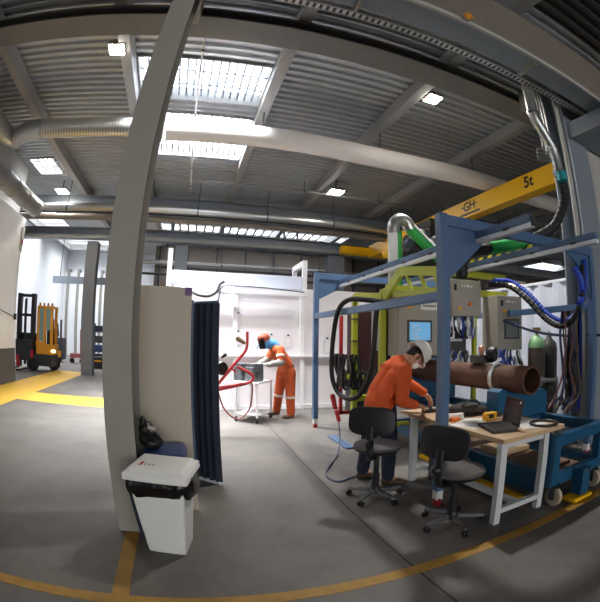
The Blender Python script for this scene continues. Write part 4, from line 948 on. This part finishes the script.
MB().box(-5.645, -5.60, 11.0, 11.18, 3.7, 4.4).build('panel', M_wallgrey, t); MB().box(-5.6, -5.57, 11.04, 11.12, 3.9, 4.05).build('red_button', M_red, t)
MB().tube([(-5.62, 11.1, 3.7), (-5.62, 11.12, 1.9)], .018, 8).build('conduit', M_galv, t); MB().box(-5.645, -5.58, 11.06, 11.16, 1.75, 1.92).build('switch_box', M_black, t)
MB().tube([(-5.63, 11.06, 1.83), (-5.63, 9.2, 2.1)], .01, 6).build('cable', M_dark, t)

# ------------------------------------------------------------------ people
def orth(up, fw):
    u = V(up).normalized(); f = V(fw); f = (f - u * f.dot(u)).normalized(); r = f.cross(u).normalized(); return u, f, r
def head_prims(mb, c, u, f, r, s=1.0):
    M = Matrix((r, f, u)).transposed(); c = V(c); P = lambda a, b, d: c + (r * a + f * b + u * d) * s
    mb.ell(P(0, -.008, .03), (.074 * s, .094 * s, .088 * s), M)      # skull
    mb.ell(P(0, .022, -.035), (.060 * s, .066 * s, .078 * s), M)      # face
    mb.ell(P(0, .050, -.090), (.034 * s, .034 * s, .026 * s), M)      # chin
    mb.cap(P(0, .084, .012), P(0, .104, -.030), .010 * s, .014 * s)   # nose
    mb.cap(P(-.024, .082, -.064), P(.024, .082, -.064), .008 * s, .008 * s)  # lips
    mb.cap(P(-.036, .075, .022), P(.036, .075, .022), .012 * s, .012 * s)   # brow
    for k in (-1, 1): mb.ell(P(k * .076, -.006, -.015), (.010 * s, .020 * s, .032 * s), M)
    return P
def hand(mb, w, d, n, th, curl, r=.0085, L=1.0):
    """palm from wrist w along d, palm faces n, thumb leaves towards th"""
    d, n = V(d).normalized(), V(n); n = (n - d * n.dot(d)).normalized(); t = d.cross(n).normalized()
    if t.dot(V(th)) < 0: t = -t
    w = V(w); M = Matrix((t, d, n)).transposed()
    mb.ell(w + d * .045 * L, (.040 * L, .056 * L, .016 * L), M)
    for k, (o, ln) in enumerate(((.030, .072), (.010, .080), (-.010, .074), (-.029, .058))):
        a = curl * (.8 + .1 * k); p = w + d * .082 * L + t * o * L; q = d.copy(); pts = [w + d * .05 * L + t * o * .9 * L, p]
        for seg in (.45, .32, .23):
            q = (Matrix.Rotation(a, 3, d.cross(n)) @ q).normalized(); p = p + q * ln * seg * L; pts.append(p)
        mb.limb(pts, [r * 1.15, r * 1.1, r, r * .92, r * .8])
    p = w + d * .022 * L + t * .034 * L; q = (d * .7 + t * .75 + n * .25).normalized(); q2 = (d * .9 + t * .25 + n * .4).normalized()
    mb.limb([w + d * .012 * L + t * .018 * L, p, p + q * .034 * L, p + q * .034 * L + q2 * .028 * L], [r * 1.3, r * 1.35, r * 1.15, r * .9])

def shoe(mb, a, d):
    d = V((d[0], d[1], 0)).normalized(); a = V(a); M = Matrix((V((-d.y, d.x, 0)), d, V((0, 0, 1)))).transposed()
    mb.ell(a + d * .075 + V((0, 0, .045 - a.z)), (.047, .145, .044), M); mb.ell(a + d * .13 + V((0, 0, .042 - a.z)), (.05, .08, .04), M); mb.ell(a - d * .03 + V((0, 0, .05 - a.z)), (.04, .05, .048), M)
    mb.cap(a + V((0, 0, -.02)), a + V((0, 0, .06)), .05, .052)

def person(label, J, dirs, loc):
    t = thing('person', label, 'person', loc)
    u, f, r = dirs
    mb = MB()
    P = head_prims(mb, J['head'], u, f, r)
    mb.limb([P(0, -.03, -.05), V(J['neck']), V(J['chest'])], [.052, .055, .07])
    mb.limb([J['chest'], J['waist'], J['hip']], [.115, .105, .11])
    for s in 'LR':
        mb.limb([J['hip'], J['hip' + s], J['knee' + s], J['ank' + s]], [.08, .085, .055, .038])
        mb.limb([J['neck'], J['sh' + s], J['el' + s], J['wr' + s]], [.05, .055, .041, .027])
        d, n, th, cu = J['hand' + s]; hand(mb, J['wr' + s], d, n, th, cu)
        a = V(J['ank' + s]); dd = V(J['toe' + s]).normalized(); mb.cap(a, a + V((dd.x * .14, dd.y * .14, -.045)), .036, .028)
    remesh(mb, 'body', M_skin, t, .0055, 3)
    for k in (-1, 1): MB().ell(P(k * .031, .083, -.005), .0095, n=8, m=6).build('eye', M_black, t, True)
    return t, P

# --- bent worker at the table
u, f, r = orth((.90, -.06, .40), (.34, -.30, -.9))
J = dict(head=(2.28, 3.68, 1.405), neck=(2.14, 3.735, 1.365), chest=(2.06, 3.75, 1.24), waist=(1.93, 3.77, 1.04), hip=(1.90, 3.78, .90),
         hipR=(1.93, 3.69, .86), hipL=(1.88, 3.87, .86), kneeR=(1.97, 3.66, .47), kneeL=(1.85, 3.93, .47), ankR=(1.96, 3.66, .09), ankL=(1.80, 3.96, .09), toeR=(.8, -.35, 0), toeL=(.9, -.1, 0),
         shR=(2.07, 3.565, 1.27), shL=(2.15, 3.91, 1.27), elR=(1.99, 3.46, .975), elL=(2.30, 3.86, 1.10), wrR=(2.22, 3.53, .905), wrL=(2.42, 3.68, .985),
         handR=((.93, .3, -.18), (.2, .3, -1), (0, 1, .3), .5), handL=((.55, -.25, -.8), (-.7, -.2, -.6), (-.3, -1, 0), .45))
man, P = person('person in orange jacket and white hard hat bending over the work table', J, (u, f, r), (1.9, 3.78, 0))
mb = MB()
mb.limb([J['chest'], J['waist'], J['hip'], (1.91, 3.78, .80)], [.155, .152, .165, .165])
mb.limb([(2.02, 3.63, 1.2), (1.90, 3.68, 1.0), (1.90, 3.69, .82)], [.11, .115, .12]); mb.limb([(2.07, 3.86, 1.2), (1.92, 3.86, 1.0), (1.90, 3.86, .82)], [.11, .115, .12])
mb.limb([(2.05, 3.62, 1.27), (2.09, 3.74, 1.33), (2.12, 3.87, 1.28)], [.09, .1, .09])
mb.cap((2.10, 3.745, 1.34), (2.165, 3.73, 1.365), .085, .068)
mb.limb([J['shR'], J['elR'], (2.18, 3.52, .915)], [.088, .066, .05]); mb.limb([J['shL'], J['elL'], (2.40, 3.70, 1.01)], [.088, .066, .05])
for i in range(26):   # cloth folds
    k = random.random(); a = random.uniform(0, 6.28); c = V(J['chest']).lerp(V((1.9, 3.78, .8)), k); q = V((math.cos(a) * .125, math.sin(a) * .135, 0))
    mb.cap(c + q, c + q * .92 + V((random.uniform(-.05, .05), random.uniform(-.05, .05), .11)), .022, .012, 8)
remesh(mb, 'jacket', M_orange, man, .011, 3)
mb = MB()
for s in 'LR': mb.limb([J['hip'], J['hip' + s], J['knee' + s], V(J['ank' + s]) + V((0, 0, .03))], [.125, .118, .085, .072])
remesh(mb, 'trousers', M_navy, man, .012, 3)
for s in 'LR':
    mb = MB(); shoe(mb, J['ank' + s], J['toe' + s]); remesh(mb, 'boot', M_boot, man, .009, 3)
M = Matrix((r, f, u)).transposed()
mb = MB(); mb.ell(P(0, -.03, .025), (.081, .088, .085), M); mb.ell(P(0, -.055, -.03), (.062, .05, .06), M); mb.cap(P(.078, .02, .0), P(.074, .03, -.05), .012, .008); mb.cap(P(-.078, .02, .0), P(-.074, .03, -.05), .012, .008)
remesh(mb, 'hair', M_hair, man, .008, 2)
HS = 1.08
prof = [(a * HS, b * HS) for a, b in [(.002, .150), (.045, .146), (.085, .128), (.112, .096), (.124, .055), (.127, .02), (.136, .008), (.136, .0), (.120, .0), (.118, .02), (.10, .09), (.002, .135)]]
HO = P(0, -.026, .03)
hm = MB().lathe(prof, HO, 32, u).build('hard_hat', M_helm, man, True)
mb = MB(); A_ = [HO + f * (.128 * math.cos(a)) + r * (.128 * math.sin(a)) for a in [-1.0 + .2 * k for k in range(11)]]; B_ = [HO + f * (.168 * math.cos(a) + .004) + r * (.148 * math.sin(a)) - u * .012 for a in [-1.0 + .2 * k for k in range(11)]]
for k in range(10): mb.hexa([A_[k], A_[k + 1], B_[k + 1], B_[k], A_[k] + u * .01, A_[k + 1] + u * .01, B_[k + 1] + u * .006, B_[k] + u * .006])
mb.build('peak', M_helm, hm)
mb = MB()
for o_ in (-.03, 0, .03): mb.tube([HO + r * o_ + f * (.131 * math.cos(a) * (1 - abs(o_) * 1.2)) + u * (.158 * math.sin(a) * (1 - abs(o_) * 1.2) + .006) for a in [.35 + .24 * k for k in range(11)]], .007, 6)
mb.build('crown_ridges', M_helm, hm, True)
mb = MB(); mb.ell(P(0, .072, -.055), (.050, .042, .048), M); remesh(mb, 'dust_mask', mat('white_mask', (226, 226, 224), .8), man, .006, 2)
for k in (-1, 1): MB().tube([P(k * .045, .075, -.045), P(k * .072, .03, -.03), P(k * .08, -.02, 0)], .003, 6).build('mask_strap', M_whiteb, man)

# --- welder at the trolley
u, f, r = orth((-.25, -.12, .95), (-.82, -.42, -.35))
J = dict(head=(1.375, 7.66, 1.535), neck=(1.53, 7.72, 1.44), chest=(1.66, 7.745, 1.30), waist=(1.81, 7.76, 1.10), hip=(1.84, 7.76, .95),
         hipL=(1.89, 7.67, .91), hipR=(1.79, 7.85, .91), kneeL=(1.885, 7.59, .50), kneeR=(1.73, 7.92, .50), ankL=(1.90, 7.62, .09), ankR=(1.70, 8.02, .09), toeL=(-.9, -.4, 0), toeR=(-.9, -.3, 0),
         shL=(1.68, 7.575, 1.36), shR=(1.62, 7.90, 1.36), elL=(1.67, 7.46, 1.12), elR=(1.46, 7.82, 1.14), wrL=(1.42, 7.43, 1.085), wrR=(1.29, 7.63, 1.10),
         handL=((-.85, .25, .05), (.1, .4, -1), (0, 1, .2), .5), handR=((-.6, -.55, -.1), (0, .1, -1), (.5, -.6, 0), .5))
wel, P = person('person in orange overalls and blue welding hood leaning over the white trolley', J, (u, f, r), (1.84, 7.76, 0))
mb = MB()
mb.limb([J['chest'], J['waist'], J['hip']], [.15, .15, .155]); mb.limb([(1.62, 7.62, 1.35), (1.60, 7.74, 1.40), (1.60, 7.87, 1.35)], [.09, .1, .09])
mb.limb([(1.70, 7.66, 1.28), (1.84, 7.68, 1.05)], [.11, .12]); mb.limb([(1.66, 7.83, 1.28), (1.80, 7.85, 1.05)], [.11, .12]); mb.cap((1.58, 7.73, 1.40), (1.54, 7.72, 1.44), .08, .07)
for s in 'LR':
    mb.limb([J['hip'], J['hip' + s], J['knee' + s], V(J['ank' + s]) + V((0, 0, .02))], [.14, .128, .098, .085]); mb.limb([J['sh' + s], V(J['sh' + s]).lerp(V(J['el' + s]), .9)], [.088, .072])
remesh(mb, 'overalls', mat('soiled_orange', (186, 80, 34), .85, 0, .35, 9, .5, 26), wel, .012, 3)
for s in 'LR':
    mb = MB(); mb.limb([V(J['sh' + s]).lerp(V(J['el' + s]), .75), J['el' + s], J['wr' + s]], [.074, .070, .052]); remesh(mb, 'leather_sleeve', M_glove, wel, .010, 3)
    mb = MB(); d, n, th, cu = J['hand' + s]; hand(mb, J['wr' + s], d, n, th, cu, .0115, 1.1); mb.cap(V(J['wr' + s]) - V(d).normalized() * .04, J['wr' + s], .052, .04); remesh(mb, 'glove', M_glove, wel, .006, 2)
    mb = MB(); shoe(mb, J['ank' + s], J['toe' + s]); remesh(mb, 'boot', M_boot, wel, .009, 3)
    k_, a_ = V(J['knee' + s]), V(J['ank' + s]); d = (a_ - k_).normalized(); c = k_ + d * .06
    MB().ring(c - d * .022, c + d * .022, .105, .09, 22).build('reflective_band', M_refl, wel, True)
d = (V(J['elL']) - V(J['shL'])).normalized(); c = V(J['shL']) + d * .13
MB().ring(c - d * .02, c + d * .02, .09, .07, 20).build('reflective_band', M_refl, wel, True)
M = Matrix((r, f, u)).transposed()
mb = MB(); mb.ell(P(0, -.015, .045), (.098, .118, .095), M); mb.ell(P(0, .03, .075), (.085, .1, .05), M); remesh(mb, 'welding_cap', M_cap, wel, .008, 3)
mb = MB(); mb.ell(P(0, -.035, -.05), (.095, .10, .10), M); mb.limb([P(0, -.05, -.08), V(J['neck']) + V((.03, 0, .02)), V((1.62, 7.70, 1.42))], [.10, .10, .085]); mb.cap(P(.03, .05, -.11), P(-.03, .05, -.11), .05, .05)
remesh(mb, 'hood', M_maskblue, wel, .008, 3)
def shield(uu, vv):
    a = (uu - .5) * 2.3; rr = .118
    return P(math.sin(a) * .098, .018 + math.cos(a) * rr, .055 - .19 * vv)
mb = MB(); mb.sheet(shield, 14, 6, .006); mb.build('face_shield', mat('dark_visor', (26, 30, 38), .25), wel, True)
MB().bar(P(-.05, .135, .045), P(.05, .135, .045), .015, .012).build('visor_bar', M_cap, wel); MB().cap(P(0.02, .13, -.06), P(.02, .2, -.1), .012, .01).build('visor_knob', M_maskblue, wel, True)
mb = MB(); mb.ell((1.965, 7.80, 1.02), (.05, .08, .07)); mb.box(1.90, 1.98, 7.70, 7.9, .95, 1.03); remesh(mb, 'tool_pouch', M_bag, wel, .009, 3)

# ------------------------------------------------------------------ light, world, camera
w = bpy.data.worlds.new('world'); sc.world = w; w.use_nodes = True
w.node_tree.nodes['Background'].inputs[0].default_value = (.75, .85, 1, 1); w.node_tree.nodes['Background'].inputs[1].default_value = 1.0
def spot(name, loc, power, size=.25, col=(1, .96, .9)):
    l = bpy.data.lights.new(name, 'AREA'); l.shape = 'SQUARE'; l.size = size; l.energy = power; l.color = col
    o = bpy.data.objects.new(name, l); COL.objects.link(o); o.location = loc; return o
LAMPS = ((3.78, 5.22, 78, 125), (-1.9, 5.24, 7, 130), (3.87, 10.6, 40, 150), (-4.9, 12.2, 40, 150))
for x, y, p, sp in LAMPS:
    o = spot('lamp_light', (x, y, 5.955), p); o.data.spread = math.radians(sp)
# daylight falling steeply through the translucent roof panes; the last is an added one
for (i, pw, sp, tilt) in ((0, 200, 66, 25), (1, 430, 84, 0), (3, 30, 110, 0), (5, 150, 110, 0), (6, 200, 120, 0)):
    x0, x1, y0, y1 = SKY[i]
    l = bpy.data.lights.new('skylight_daylight', 'AREA'); l.shape = 'RECTANGLE'; l.size = x1 - x0 - .1; l.size_y = y1 - y0 - .1
    l.energy = pw; l.spread = math.radians(sp); l.color = (.95, .97, 1)
    o = bpy.data.objects.new('skylight_daylight', l); COL.objects.link(o); o.location = ((x0 + x1) / 2, (y0 + y1) / 2, ZD + .27); o.rotation_euler = (math.radians(tilt), 0, 0)

cam = bpy.data.cameras.new('camera'); co = bpy.data.objects.new('camera', cam); COL.objects.link(co)
F, CX, CY, PT, RO, YA = 402.29948, 348.97123, 301.56706, 0.09177, -0.00965, 0.38707
cam.type = 'PANO'
pc = cam.cycles if hasattr(cam, 'cycles') and hasattr(cam.cycles, 'panorama_type') else cam
pc.panorama_type = 'FISHEYE_EQUISOLID'; pc.fisheye_lens = F * 36 / 602.0; pc.fisheye_fov = math.radians(220)
cam.sensor_width = 36; cam.sensor_fit = 'AUTO'; cam.clip_end = 200
cam.shift_x = -(CX - 300) / 602; cam.shift_y = (CY - 301) / 602
Ry = Matrix(((math.cos(YA), -math.sin(YA), 0), (math.sin(YA), math.cos(YA), 0), (0, 0, 1)))
R0 = Matrix(((1, 0, 0), (0, 0, 1), (0, -1, 0)))
Rp = Matrix(((1, 0, 0), (0, math.cos(PT), math.sin(PT)), (0, -math.sin(PT), math.cos(PT))))
Rr = Matrix(((math.cos(RO), -math.sin(RO), 0), (math.sin(RO), math.cos(RO), 0), (0, 0, 1)))
Mc = (Rr @ Rp @ R0 @ Ry).transposed().to_4x4(); Mc.translation = (0, 0, 1.6)
co.matrix_world = Mc; sc.camera = co
sc.view_settings.view_transform = 'Standard'; sc.view_settings.look = 'None'; sc.view_settings.gamma = 1; sc.view_settings.exposure = 1.0
sc.view_settings.use_curve_mapping = False
sc.cycles.max_bounces = 8; sc.cycles.diffuse_bounces = 5; sc.cycles.glossy_bounces = 3
sc.cycles.use_denoising = True; sc.cycles.sample_clamp_indirect = 8
